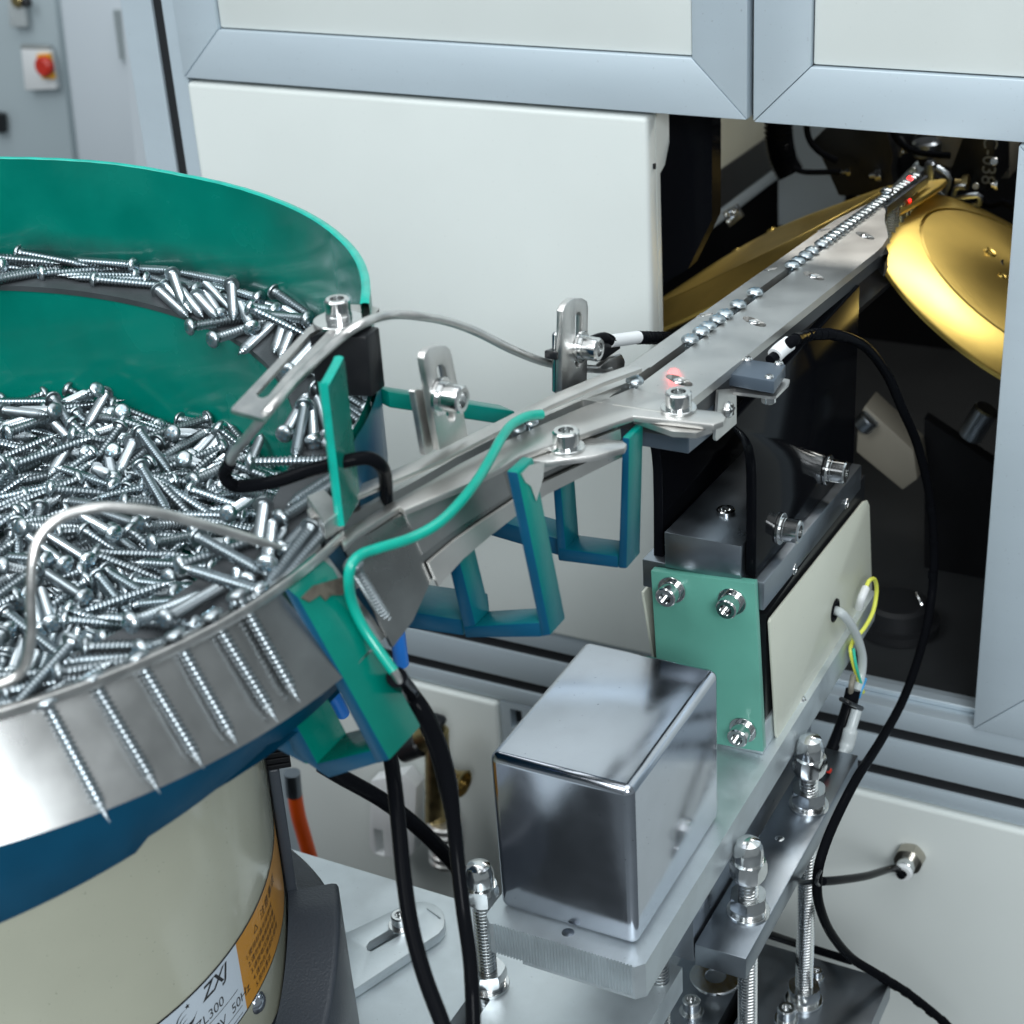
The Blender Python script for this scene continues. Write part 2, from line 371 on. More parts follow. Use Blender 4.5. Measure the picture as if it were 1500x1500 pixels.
def rod_mesh(r, L, pitch=2.0):
    b = MB(); pr = [(0, 0)]; z = 0.0
    while z < L - pitch:
        pr += [(r - 1.15, z + 0.1), (r, z + pitch * 0.45), (r, z + pitch * 0.6), (r - 1.15, z + pitch * 0.98)]; z += pitch
    pr += [(r - 0.8, L), (0, L)]
    b.lathe(pr, n=18); return b

# ================================================================== SETTING
b = MB(); b.box(-4000, 3000, -2500, 4000, -1520, -1500)
b.build('floor', 'floor', kind='structure', loc=(0, 0, -1500))

# ------------------------------------------------------------------ machine cabinet
YF = 866.0
cab = thing('machine_cabinet', (-330, 1000, -1495), 'large pale machine cabinet with blue-grey aluminium frames and an open dark bay', 'cabinet')
b = MB()                                             # left corner profile with a slot
b.prism([(-735, YF, 0), (-711, YF, 0), (-711, YF + 7, 0), (-703, YF + 7, 0), (-703, YF, 0), (-691.2, YF, 0), (-691.2, YF + 44, 0), (-735, YF + 44, 0)], (0, 0, -1490))
post = b.bevel(0.5, 1).build('corner_post', 'profile', cab)
b = MB(); b.box(-711, -703, YF + 2.5, YF + 6.8, -1480, -2); b.build('slot_cover', 'seal', post)
def mitred(parent, x0, x1, z0, z1, y, w, d, mt, gap=0.22):
    g = gap
    def piece(nm, pts):
        q = MB(); q.prism([(x, y, z) for x, z in pts], (0, d, 0)); q.bevel(0.7, 2).build(nm, mt, parent)
    piece('frame_rail', [(x0 + g, z0), (x1 - g, z0), (x1 - w - g, z0 + w), (x0 + w + g, z0 + w)])
    piece('frame_rail', [(x0 + g, z1), (x0 + w + g, z1 - w), (x1 - w - g, z1 - w), (x1 - g, z1)])
    piece('frame_stile', [(x0, z0 + g), (x0 + w, z0 + w + g), (x0 + w, z1 - w - g), (x0, z1 - g)])
    piece('frame_stile', [(x1, z0 + g), (x1, z1 - g), (x1 - w, z1 - w - g), (x1 - w, z0 + w + g)])
def door(x0, x1, z0, z1, w):
    b = MB(); b.box(x0 + w - 0.6, x1 - w + 0.6, YF + 1.2, YF + 3.2, z0 + w - 0.6, z1 - w + 0.6)
    d = b.build('door', 'seal', cab)
    mitred(d, x0, x1, z0, z1, YF - 4, w, 20, 'profile')
    b = MB(); b.box(x0 + w + 0.7, x1 - w - 0.7, YF - 1.8, YF + 1, z0 + w + 0.7, z1 - w - 0.7)
    b.bevel(1.2, 2).build('door_panel', 'cream', d)
door(-690.6, -320.4, -256.8, 40, 31)
door(-317.0, 120, -257.6, 40, 31)
b = MB(); b.box(-320.2, -317.2, YF + 4, YF + 9, -258, 40); b.build('door_seal', 'darkgrey', cab)
door(-177.8, 120, -611, -259, 30)
# lower left side panel with its folded edge
b = MB(); b.box(-690.3, -378.3, YF - 3.5, YF + 10, -610.5, -259.6)
sp = b.bevel(3.2, 4).build('side_panel', 'cream', cab)
b = MB(); b.prism([(-379.6, YF + 8, -260), (-379.6, YF + 27, -261), (-379.6, YF + 27, -282), (-379.6, YF + 20, -293), (-379.6, YF + 13, -296), (-379.6, YF + 13, -610), (-379.6, YF + 8, -610)], (1.3, 0, 0))
b.build('folded_flange', 'cream', sp)
b = MB(); b.box(-378.4, -377.0, YF + 3, YF + 4.6, -290.5, -287.5); b.build('rubber_stop', 'black', sp)
# two slot aluminium rail under the bay
b = MB()
yz = [(YF, -611.5)]
for zc in (-630, -660): yz += [(YF, zc + 4.2), (YF + 7, zc + 4.2), (YF + 7, zc - 4.2), (YF, zc - 4.2)]
yz += [(YF, -675.6), (YF + 30, -675.6), (YF + 30, -611.5)]
b.prism([(-691, y, z) for y, z in yz], (811, 0, 0))
rail = b.bevel(0.6, 2).build('slotted_rail', 'profile', cab)
for zc in (-630, -660):
    b = MB(); b.box(-690, 119, YF + 2.2, YF + 6.6, zc - 4.1, zc + 4.1); b.build('slot_cover', 'seal', rail)
b = MB(); b.box(-376, 119, YF + 12, YF + 20, -611.3, -607.5); b.bevel(0.6, 1).build('rail_lip', 'profile', rail)
# lower panels
b = MB(); b.box(-690, -501.5, YF - 3.2, YF + 12, -1480, -677.6); lp = b.bevel(3.0, 4).build('lower_panel', 'cream', cab)
b = MB(); b.box(-454, 119, YF - 3.2, YF + 12, -1480, -677.6); b.bevel(3.0, 4).build('lower_panel', 'cream', cab)
b = MB(); b.plate([(-500.5, YF, -676.4), (-455, YF, -676.4), (-455, YF, -1480), (-500.5, YF, -1480)],
                  [[(-493, YF, -681), (-484, YF, -681), (-484, YF, -697), (-493, YF, -697)]], (0, 18, 0))
mp_ = b.build('middle_post', 'profile', cab)
b = MB(); b.box(-494, -483, YF + 8, YF + 11, -699, -679); b.build('post_slot', 'seal', mp_)
# bay interior
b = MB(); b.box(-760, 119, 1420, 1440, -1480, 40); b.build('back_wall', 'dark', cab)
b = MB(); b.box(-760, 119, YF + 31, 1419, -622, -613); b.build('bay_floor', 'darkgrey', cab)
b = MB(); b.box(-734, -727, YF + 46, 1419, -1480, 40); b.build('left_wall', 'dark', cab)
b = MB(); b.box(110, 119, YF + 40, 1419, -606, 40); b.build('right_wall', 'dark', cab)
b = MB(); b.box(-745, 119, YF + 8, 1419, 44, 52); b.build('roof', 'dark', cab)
b = MB(); b.prism([PY(976, 160, 905), PY(1043, 160, 905), PY(1043, 322, 905), PY(1008, 394, 905), PY(968, 418, 905), PY(940, 430, 905)], (0, 14, 0)); b.build('bay_screen', 'gloss', cab)
# inner side panel with an aluminium strip, seen deep inside
A1 = PX(1020, 330, -470); A2 = PX(1146, 236, -470)
b = MB(); b.prism([A1, A2, A2 + Vector((0, 0, 190)), A1 + Vector((0, 0, 190))], (-4, 0, 0)); ip = b.build('inner_panel', 'cream2', cab)
b = MB(); b.prism([A1 + Vector((0.5, 0, -8)), A2 + Vector((0.5, 0, -8)), A2 + Vector((0.5, 0, 4)), A1 + Vector((0.5, 0, 4))], (5, 0, 0)); b.bevel(1, 2).build('panel_strip', 'profile', ip)
b = MB(); b.prism([A1 + Vector((5, 0, 4)), A2 + Vector((5, 0, 4)), A2 + Vector((5, 0, 34)), A1 + Vector((5, 0, 34))], (1.5, 0, 0)); b.bevel(.5, 1).build('panel_band', 'darkgrey', ip)
b = MB(); b.prism([PY(1140, 150, 1380), PY(1235, 150, 1380), PY(1235, 330, 1380), PY(1140, 330, 1380)], (0, 5, 0)); b.build('inner_post', 'profile', cab)
b = MB(); b.prism([PY(1255, 150, 1390), PY(1375, 150, 1390), PY(1375, 235, 1390), PY(1255, 235, 1390)], (0, 5, 0)); b.build('inner_sheet', 'cream2', cab)
b = MB(); b.prism([PY(1255, 238, 1385), PY(1375, 238, 1385), PY(1375, 290, 1385), PY(1255, 290, 1385)], (0, 8, 0)); b.bevel(1, 1).build('inner_rail', 'profile', cab)

# ------------------------------------------------------------------ drive discs inside the bay
def disc(C, nn, R, rin, h, label):
    C = Vector(C); nn = Vector(nn).normalized()
    t = thing('disc', C, label, 'disc', 'gold coned discs in the machine bay')
    b = MB(); b.lathe([(rin, h - 1), (rin + 0.2, h - 0.6), (R - 1.2, 0.8), (R, 0), (R, -2.2), (R - 3, -3.5), (20, -3.5)], (0, 0, 0), (0, 0, 1), 128); put('rim', b.mesh('rim', 'gold', None, 50), t, C, nn)
    b = MB(); b.lathe([(0, h + 7), (14, h + 7), (34, h + 5.5), (58, h + 2.5), (rin - 2.0, h - 0.4), (rin - 0.6, h - 1.6), (rin - 3, h - 3)], (0, 0, 0), (0, 0, 1), 128); hb = put('hub', b.mesh('hub', 'golddark', None, 25), t, C, nn)
    return t, hb, C, nn
td, hub, C1, n1 = disc((-205.5, 1010.5, -397.6), (0.52, 0.02, 0.85), 100.5, 71.5, 10.5, 'bright gold coned disc right of the screw track, cut by the right frame')
def on_hub(px, py, C, n, h, parent, r, nm='hub_bolt'):
    p = PN(px, py, C + n * h, n); b = MB()
    b.lathe([(0, 0.4), (r * 0.45, 0.4), (r * 0.5, 1.6), (r * 0.8, 2.2), (r, 1.2), (r, -2)], p, n, 20); b.build(nm, 'gold', parent)
on_hub(1449, 372, C1, n1, 15.5, td, 4.2); on_hub(1466, 407, C1, n1, 15.0, td, 3.0)
p = PN(1476, 390, C1 + n1 * 16.4, n1); b = MB(); b.lathe([(0, 0.8), (5.2, 0.8), (6, 0.2), (6, -2)], p, n1, 24); b.build('hub_hole', 'black', td)
td2, hub2, C2, n2 = disc((-362, 1030, -400), (-0.50, 0.10, 0.85), 118, 84, 13, 'gold coned disc left of the screw track beside the cream side panel')
on_hub(1131, 339, C2, n2, 15.0, td2, 3.6); on_hub(1080, 369, C2, n2, 15.0, td2, 3.6); on_hub(1062, 385, C2, n2, 14.5, td2, 3.0)

# ------------------------------------------------------------------ machinery in the dark bay
def bay_block(nm, pts, y, d, mt, label, cat, bev=1.2):
    b = MB(); b.prism([PY(px, py, y) for px, py in pts], (0, d, 0)); b.bevel(bev, 2)
    return b.build(nm, mt, None, label=label, cat=cat)
bay_block('press_tool', [(1188, 208), (1218, 178), (1285, 150), (1303, 205), (1308, 228), (1305, 252), (1311, 270), (1285, 288), (1228, 287), (1214, 255), (1203, 232)], 1160, 60, 'black', 'black angular tool head behind the left gold disc', 'press tool')
bay_block('swing_lever', [(1332, 207), (1356, 190), (1402, 160), (1402, 236), (1366, 252), (1346, 244)], 1170, 50, 'black', 'black tilted arm above the end of the screw row', 'lever')
dev = bay_block('air_cylinder', [(1392, 150), (1458, 150), (1458, 272), (1440, 282), (1392, 270)], 1120, 40, 'black', 'black boxy air cylinder marked -038 at the right of the bay', 'cylinder')
fc = bpy.data.curves.new('t', 'FONT'); fc.body = 'SEC-038'; fc.size = 13; fo = bpy.data.objects.new('t', fc); COL.objects.link(fo)
dg = bpy.context.evaluated_depsgraph_get(); me = bpy.data.meshes.new_from_object(fo.evaluated_get(dg)); bpy.data.objects.remove(fo)
pA = PY(1444, 170, 1119.6); uA = (PY(1440, 230, 1119.6) - pA).normalized(); vA = Vector((0, -1, 0)).cross(uA) * -1
if vA.x < 0: vA = -vA
for v in me.vertices:
    v.co = (W(pA + uA * v.co.x + vA * v.co.y) - ORG[dev.name])
me.materials.clear(); me.materials.append(M['greyink'])
to = bpy.data.objects.new('lettering', me); COL.objects.link(to); to.parent = dev
for (x, y, x2, y2, yy, r, lab) in [(1234, 252, 1246, 251, 1150, 2.4, 'small steel fitting on the left of the black tool head'),
                                   (1274, 257, 1292, 256, 1150, 4.2, 'stepped steel fitting on the right of the black tool head'),
                                   (1399, 267, 1419, 267, 1110, 4.5, 'brass fitting low on the black air cylinder'),
                                   (1452, 271, 1462, 271, 1105, 3.0, 'small bright fitting at the right end of the bay')]:
    b = MB(); p0, p1 = PY(x, y, yy), PY(x2, y2, yy); mid = p0.lerp(p1, .55)
    b.cyl(p0, mid, r * 0.55, 14, .4); b.hexa(mid, p1 - p0, r * 2, (p1 - mid).length); b.build('pipe_fitting', 'brass' if 'brass' in lab else 'bright', None, label=lab, cat='fitting')
# rods and rollers over the row end
for (x0, y0, x1, y1, yy, r, lab, mt) in [(1358, 205, 1358, 228, 1120, 10, 'steel roller above the end of the screw row', 'darksteel'),
                                         (1364, 236, 1358, 296, 1100, 4, 'upright steel pin behind the row end', 'darksteel'),
                                         (1408, 176, 1386, 236, 1130, 12, 'ribbed dark cylinder at the top of the bay', 'tan')]:
    b = MB(); b.cyl(PY(x0, y0, yy), PY(x1, y1, yy), r, 20, 1.5); b.build('roller' if r > 5 else 'pin', mt, None, label=lab, cat='roller' if r > 5 else 'pin')
# fork of bent strips and loose screws right of the row end
for i, pts in enumerate([[(1372, 245), (1391, 262), (1379, 296)], [(1396, 300), (1400, 276), (1414, 274)], [(1398, 292), (1432, 286), (1434, 298), (1421, 304)], [(1376, 262), (1386, 270)], [(1370, 275), (1384, 286)]]):
    b = MB(); b.tube([PY(x, y, 1090) for x, y in pts], 2.0, 8, 3); b.build('feed_finger', 'darksteel', None, label=['bent steel finger just right of the red spark', 'hooked steel finger below the brass fitting', 'looped steel finger right of the hooked one', 'short upper steel finger', 'short lower steel finger'][i] + ' in the bay', cat='finger')
b = MB(); b.lathe([(0, 1.8), (1.4, 1.2), (1.8, 0)], PY(1333, 262, 1005), (0, -1, 0.3), 14); b.build('indicator_lamp', 'ledred', None, label='tiny red glowing lamp at the far end of the screw row', cat='lamp')
b = MB(); b.lathe([(0, .8), (.6, 0.5), (.8, 0)], PY(1333, 293, 1000), (0, -1, 0.3), 14); b.build('indicator_lamp', 'ledred', None, label='faint red lamp below the end of the screw row', cat='lamp')
bay_block('valve_body', [(1455, 196), (1480, 198), (1479, 262), (1462, 262), (1452, 240)], 1180, 30, 'tan', 'dull tan valve body at the top right corner of the bay', 'valve')
bay_block('manifold', [(1345, 255), (1392, 262), (1388, 300), (1350, 292)], 1150, 30, 'black', 'black block behind the bent steel fingers in the bay', 'block')
for k_, (pts, r_) in enumerate([([(1300, 160), (1312, 200), (1340, 222), (1392, 228)], 2.2), ([(1420, 285), (1448, 300), (1470, 296), (1488, 306)], 2.6), ([(1180, 160), (1184, 200), (1200, 222), (1226, 236)], 2.2)]):
    b = MB(); b.tube([PY(x, y, 1110) for x, y in pts], r_, 10, 6); b.build('air_line', 'rubber', None, label=['thin black air line above the end of the screw row', 'black air line right of the gold disc top', 'black air line beside the corrugated hose'][k_], cat='air line')
for k_, (x, y, r_) in enumerate([(1457, 236, 2.6), (1430, 272, 2.2), (1338, 250, 2.6), (1432, 318, 2.4)]):
    put('bolt', CAP, None, PY(x, y, 1104), (0.1, -1, 0.2), r_ / 5); tag(bpy.data.objects[-1] if False else COL.objects[-1], ['bright bolt head on the tan valve body', 'bright bolt head under the black air cylinder', 'bright bolt head just above the red lamp', 'bright bolt head low at the right edge of the bay'][k_], 'bolt', 'small bolts in the bay')
# corrugated hose
P = [PY(x, y, 1150) for x, y in [(1140, 160), (1141, 200), (1146, 230), (1158, 254)]]
b = MB(); b.tube(P, lambda t: 9.5 + 1.0 * math.sin(t * 120), 16, 26); b.build('corrugated_hose', 'rubber', None, label='black corrugated hose hanging at the upper left of the bay', cat='hose')
b = MB(); b.tube([PY(x, y, 1140) for x, y in [(1162, 246), (1180, 252), (1215, 252), (1232, 252)]], 2.0, 10, 6); b.build('air_line', 'rubber', None, label='thin black air line running to the tool head', cat='air line')
# bracket with two screws at the left
bk = bay_block('sensor_bracket', [(1058, 312), (1078, 300), (1088, 318), (1068, 334)], 1060, 4, 'darksteel', 'small steel bracket with three bright screws left of the gold disc', 'bracket', .4)
for (x, y) in [(1066, 312), (1078, 308), (1069, 322)]: put('cap_screw', CAP, bk, PY(x, y, 1059.8), (0, -1, 0), 0.42)
bk2 = bay_block('hinge_bracket', [(1308, 210), (1318, 201), (1328, 216), (1318, 228)], 1180, 5, 'darkgrey', 'small dark bracket beside the black tool head', 'bracket', .4)
for (x, y) in [(1319, 224), (1325, 219)]: put('cap_screw', CAP, bk2, PY(x, y, 1179.5), (0, -1, 0), 0.5)
# low block, beam and bolts behind the feeder
gb = bay_block('gearbox_cover', [(1257, 612), (1267, 594), (1338, 660), (1344, 702), (1322, 718), (1254, 662)], 1010, 25, 'tan', 'tan tilted cover plate low in the dark bay', 'cover', 1.0)
b = MB(); b.cyl(PY(1262, 625, 1008), PY(1276, 612, 1008), 7, 18, 1); b.build('spring_pin', 'darksteel', gb)
b = MB(); b.prism([PY(1354, 612, 1040), PY(1470, 690, 1040), PY(1470, 860, 1040), PY(1354, 860, 1040)], (0, 10, 0)); b.build('guard_plate', 'dark', None, label='dark guard plate behind the right frame in the bay', cat='guard')
b = MB(); b.cyl(PY(1420, 640, 1000), PY(1446, 598, 1000), 8, 20, 1.2); b.build('shaft', 'darksteel', None, label='short steel shaft end against the dark guard plate', cat='shaft')
b = MB(); b.lathe([(0, 13), (17, 13), (20, 11), (21, 0), (27, 0), (27, -6), (0, -6)], PZ(1315, 905, -606), (0, 0, 1), 32); b.build('pedestal', 'seal', None, label='round black pedestal on the bay floor', cat='pedestal')
b = MB(); b.tube([PZ(1342, 868, -585), PZ(1350, 886, -590), PZ(1352, 895, -600)], 1.0, 8, 4); b.build('wire_clip', 'bright', None, label='thin bright wire clip beside the black pedestal', cat='clip')

# ------------------------------------------------------------------ blurred control cabinet behind
YB = 1750
cc = thing('control_cabinet', PY(60, 100, YB), 'blurred grey and white control cabinet with a red knob, far left', 'cabinet')
def wallpoly(nm, pts, y, d, mt, parent, bev=2):
    b = MB(); b.prism([PY(px, py, y) for px, py in pts], (0, d, 0)); return b.bevel(bev, 2).build(nm, mt, parent)
wallpoly('cabinet_front', [(-160, -60), (72, -60), (118, 330), (-160, 330)], YB + 12, 30, 'bggrey', cc)
wallpoly('cabinet_door', [(74, -60), (212, -60), (266, 330), (120, 330)], YB - 60, 60, 'bgwhite', cc, 14)
sw = wallpoly('switch_plate', [(30, 72), (72, 74), (82, 131), (36, 133)], YB - 6, 10, 'white', cc)
b = MB(); p = [PY(x, y, YB - 12) for x, y in ((53, 80), (71, 79), (78, 116), (61, 115))]; b.prism(p, (0, 6, 0)); b.build('switch_base', 'yellow', sw)
b = MB(); c = PY(60, 99, YB - 22); b.cyl(c, c + Vector((0, 14, 0)), 13, 24, 3); b.build('switch_knob', 'red', sw)
wallpoly('switch_edge', [(28, 66), (70, 68), (72, 74), (30, 72)], YB - 5, 10, 'greyink', cc)
lk = wallpoly('lock_plate', [(8, -20), (32, -20), (38, 40), (14, 40)], YB - 4, 8, 'clear', cc)
b = MB(); c = PY(34, 5, YB - 14); b.cyl(c, c + Vector((0, 12, 0)), 6, 18, 2); b.build('lock_cylinder', 'black', lk)
b = MB(); c = PY(22, 2, YB - 10); b.cyl(c, c + Vector((0, 8, 0)), 9, 18, 2); b.build('lock_boss', 'brass', lk)
vt = wallpoly('vent', [(164, 14), (180, 14), (190, 88), (174, 88)], YB - 66, 4, 'greyink', cc)
for i in range(12):
    t = i / 11; b = MB(); a = PY(165 + 9.5 * t, 16 + 69 * t, YB - 68); c = PY(179 + 9.5 * t, 16 + 69 * t, YB - 68)
    b.prism([a, c, c - Vector((0, 0, 2.2)), a - Vector((0, 0, 2.2))], (0, 3, 0)); b.build('slat', 'bggrey', vt)
b = MB(); b.prism([PY(x, y, 1500) for x, y in ((168, -80), (185, -80), (225, 330), (208, 330))], (0, 20, 0)); b.build('pillar', 'bgwhite', None, label='narrow pale upright behind the cabinet corner, out of focus', cat='upright')
b = MB(); b.box(-3500, 2500, 2300, 2320, -1500, 1200); b.build('wall', 'bggrey', kind='structure', loc=(-500, 2300, -1500))
b = MB(); b.prism([PY(-14, 255 - 90, YB - 5), PY(2, 258 - 90, YB - 5), PY(4, 285 - 90, YB - 5), PY(-12, 285 - 90, YB - 5)], (0, 10, 0)); b.build('handle', 'black', cc)

# ================================================================== BASE PLATES AND FEEDER STAND
def PD(px, py, dep):
    return ray(px, py) * dep
ZB = -605.0
b = MB()
slot = [(-343.5, 455, ZB), (-332.5, 455, ZB), (-332.5, 556, ZB), (-335, 560.5, ZB), (-338, 562, ZB), (-341, 560.5, ZB), (-343.5, 556, ZB)]
b.plate([(-980, -100, ZB), (-395, -100, ZB), (-395, 438, ZB), (-256, 438, ZB), (-256, 602.5, ZB), (-980, 602.5, ZB)], [slot], (0, 0, -16))
base = b.build('base_plate', 'alu', None, loc=(-600, 300, ZB - 16), label='broad pale grey machine plate under the cream drum, with a long slot', cat='plate')
b = MB(); b.box(-352, -324, 440, 566, -640, -628); b.build('slot_backing', 'darksteel', base)
b = MB(); b.box(-960, -400, 0, 560, -1495, -622); b.box(-399, -276, 446, 560, -1495, -622); b.build('machine_stand', 'darkgrey', None, loc=(-600, 300, -1495), label='dark boxed stand carrying the pale machine plate', cat='stand')

# slotted foot on the base plate
b = MB(); q = lambda L: [PZ(x, y, -598.5) for x, y in L]
b.plate(q([(500, 1368), (520, 1360), (588, 1327), (606, 1321), (622, 1320), (638, 1325), (648, 1334), (652, 1346), (650, 1358), (643, 1367), (525, 1445), (498, 1462), (480, 1440)]),
        [q([(537, 1386), (538, 1391), (544, 1393), (604, 1358), (608, 1350), (603, 1344), (596, 1346), (541, 1379)])], (0, 0, -6.2))
foot = b.bevel(0.7, 2).build('clamp_plate', 'alu', None, label='round-ended slotted steel foot clamped beside the grey cast base', cat='clamp')
cap_screw(foot, PZ(588, 1356, -598.5), (0, 0, 1), 0.98, 1)
b = MB(); b.tube([PZ(626, 1331, -598.3), PZ(645, 1345, -598.3)], 0.5, 6, 1); b.build('weld_mark', 'alu', foot)

# carrier plate with a fluted front edge
b = MB(); x0, x1, y0, y1 = -308.5, -232.2, 503.2, 836
pts = [(x0 + 4, y0, -513.5)]
x = x0 + 6
while x < x1 - 5:
    pts += [(x, y0, -513.5), (x + 0.35, y0 + 0.8, -513.5), (x + 0.95, y0 + 0.8, -513.5), (x + 1.2, y0, -513.5)]; x += 1.5
pts += [(x1 - 3.5, y0, -513.5), (x1, y0 + 4, -513.5), (x1, y1, -513.5), (x0, y1, -513.5), (x0, y0 + 4.5, -513.5)]
b.prism(pts, (0, 0, -16.6))
b.prism([(-290, y0 + 1.2, -530.1), (x1 - 4, y0 + 1.2, -530.1), (x1 - 0.3, y0 + 5, -530.1), (x1 - 0.3, y1, -530.1), (-290, y1, -530.1)], (0, 0, -2.6))
carr = b.build('carrier_plate', 'alu', None, label='thick aluminium plate with fluted front edge under the shiny box', cat='plate')
b = MB(); b.lathe([(0, 0.12), (2.6, 0.12), (2.8, 0)], PZ(832, 1366, -513.5), (0, 0, 1), 20); b.build('drain_hole_disc', 'darksteel', carr)  # flat dark disc added in place of a hole and its reflection
# shiny counterweight box
b = MB(); b.box(-305, -239.2, 514, 611, -513.3, -430.4); b.bevel(4.0, 5)
b.build('steel_box', 'chrome', None, label='shiny plated steel box with rounded edges standing on the fluted plate', cat='box', ang=60)

# threaded rods
def rod(x, y, ztop, zbot, nuts, label):
    t = thing('threaded_rod', (x, y, zbot), label, 'threaded rod', 'threaded rods of the feeder stand')
    rod_mesh(4.9, ztop - 14 - zbot)
    b = rod_mesh(4.9, ztop - 12 - zbot)
    for v in b.bm.verts: v.co += Vector((x, y, zbot))
    b.build('thread', 'bright', t, ang=20)
    b = MB(); b.hexa((x, y, ztop - 22), (0, 0, 1), 15.5, 9.5, rot=0.35)
    b.lathe([(7.0, 9.3), (7.2, 14), (6.9, 17), (5.6, 20.2), (3.0, 21.8), (0, 22)], (x, y, ztop - 22), (0, 0, 1), 28); b.build('cap_nut', 'bright', t)
    for z in nuts:
        b = MB(); b.hexa((x, y, z + 3.6), (0, 0, 1), 16.5, 7.6, rot=0.2 + z); b.build('nut', 'bright', t)
        b = MB(); b.lathe([(5, 0), (5, 1.8), (10.2, 1.8), (10.4, 1.6), (10.4, 0)], (x, y, z), (0, 0, 1), 36); b.build('washer', 'bright', t)
        b = MB(); b.lathe([(5, 1.9), (5, 3.5), (8.2, 3.5), (8.4, 3.2), (8.4, 1.9)], (x, y, z), (0, 0, 1), 30); b.build('spring_washer', 'bright', t)
rod(-338, 553, -528.5, -632, [-604.9], 'threaded rod with a domed nut left of the shiny box')
rod(-225, 611, -521.9, -712, [-565.9], 'front threaded rod through the bar right of the fluted plate')
rod(-225, 700, -521.9, -712, [-565.9, -700.8], 'rear threaded rod through the bar, nearest the cabinet rail')
pr_ = PY(967, 1465, 590)
rod(pr_.x, pr_.y, -535, -712, [], 'threaded rod half hidden below the corner of the fluted plate')
b = MB(); b.box(-240.2, -214.6, 580.2, 752, -579, -566); b.bevel(0.7, 2); cb = b.build('clamp_bar', 'darksteel', None, label='dark steel bar clamped by two nuts beside the fluted plate', cat='bar')
b = MB(); b.lathe([(0, 0.3), (1.8, 0.3), (2.4, 0)], PZ(1142, 1228, -566), (0, 0, 1), 14); b.build('chip', 'bright', cb)
b = MB(); b.box(-302, -241.2, 582, 752, -579.2, -533.5); b.bevel(0.8, 2); b.build('support_block', 'darksteel', None, label='dark steel block between the fluted plate and the clamp bar', cat='block')
# lower slide plate
b = MB()
sl = [(-262, 590, -701), (-254, 590, -701), (-254, 700, -701), (-262, 700, -701)]
b.plate([(-330, 575, -701), (-186, 575, -701), (-186, 735, -701), (-330, 735, -701)], [sl], (0, 0, -14))
lowp = b.build('slide_plate', 'darksteel', None, label='dark lower slide plate with a slot at the bottom right', cat='plate')
b = MB(); b.box(-270, -246, 586, 704, -725, -716); b.build('slot_backing', 'black', lowp)
for (px, py, s) in [(1013, 1482, 1.0), (1152, 1494, 1.0), (1196, 1432, 0.62)]: cap_screw(lowp, PZ(px, py, -701), (0, 0, 1), s, 2)
b = MB(); b.lathe([(6, 0), (6, 1.5), (14, 1.5), (14.3, 1.2), (14.3, 0)], PZ(1048, 1432, -690), (0, 0, 1), 36); b.build('large_washer', 'bright', lowp)
b = MB(); b.box(-326, -190, 580, 730, -1495, -716); b.build('slide_stand', 'darkgrey', None, loc=(-258, 655, -1495), label='dark pedestal under the lower slide plate', cat='stand')
b = MB(); b.box(-330, -300, 560, 735, -716, -622); b.bevel(1, 2); b.build('riser_block', 'alu', None, label='pale riser block below the right edge of the machine plate', cat='block')

# ================================================================== LINEAR FEEDER
lf = thing('linear_feeder', (-266, 740, -513), 'linear vibrating feeder: black frame, green spring plate and cream side cover', 'feeder')
def sl_(y): return -413.3 - 0.064 * (y - 664)
b = MB(); b.prism([(-298, 661, -413.1), (-298, 812, sl_(812)), (-298, 812, sl_(812) - 15), (-298, 661, -428.5)], (61.6, 0, 0)); b.bevel(0.9, 2)
blk = b.build('top_block', 'darksteel', lf)
for (px, py) in [(1241, 738), (1165, 834)]:
    p = PX(px, py, -236.3); b = MB(); b.lathe([(2.1, -0.1), (2.1, 0.2), (2.9, 0.2), (3.0, -0.1)], p, (1, 0, 0), 18); b.lathe([(0, 0.05), (2.1, 0.05), (2.1, -0.1)], p, (1, 0, 0), 18); b.build('bolt_hole', 'bright', blk)
b = MB(); b.prism([(-284.6, 657.5, -394), (-284.6, 800, -402), (-284.6, 800, -420), (-284.6, 657.5, -413)], (38.2, 0, 0)); b.bevel(0.6, 2); mb_ = b.build('middle_block', 'darksteel', lf)
cap_screw(mb_, PZ(1063, 760, -398.6), (0, 0, 1), 0.9, 0)
def side_cheek(x0, x1, front):
    b = MB(); pts = front + [Vector((x1, 812, -322)), Vector((x1, 812, sl_(812) + 0.2)), ]
    b.prism(pts, (x0 - x1, 0, 0)); b.bevel(0.5, 2).build('side_cheek', 'gloss', lf)
side_cheek(-246, -241, [PX(1107, 846, -241), PX(1108, 760, -241), PX(1108, 700, -241), PX(1106.5, 675, -241), PX(1103, 655, -241), PX(1097, 643, -241), PX(1089, 633, -241), PX(1073, 620, -241)])
side_cheek(-294.5, -289.6, [PX(971, 822, -289.6), PX(971, 740, -289.6), PX(970, 690, -289.6), PX(968, 668, -289.6), PX(966, 655, -289.6)])
for (px, py) in [(1142, 774), (1211, 688)]:
    p = PX(px, py, -240.8); o = cap_screw(lf, p, (1, 0, 0), 1.15, 2)
g = [PY(953, 836, 655), PY(1105, 855, 655), PY(1118, 1102, 660.3), PY(968, 1076, 660.3)]
b = MB(); b.prism(g, (0, 4.6, 0)); b.bevel(0.5, 2); b.build('spring_plate', 'frp', lf)
for (px, py) in [(985, 863), (1073, 880), (1089, 1068)]:
    yy = 655 + 5.3 * (py - 850) / 250; cap_screw(lf, PY(px, py, yy - 0.1), (0, -1, 0), 1.02, 2)
b = MB(); P_ = lambda x, y: PX(x, y, -235.6)
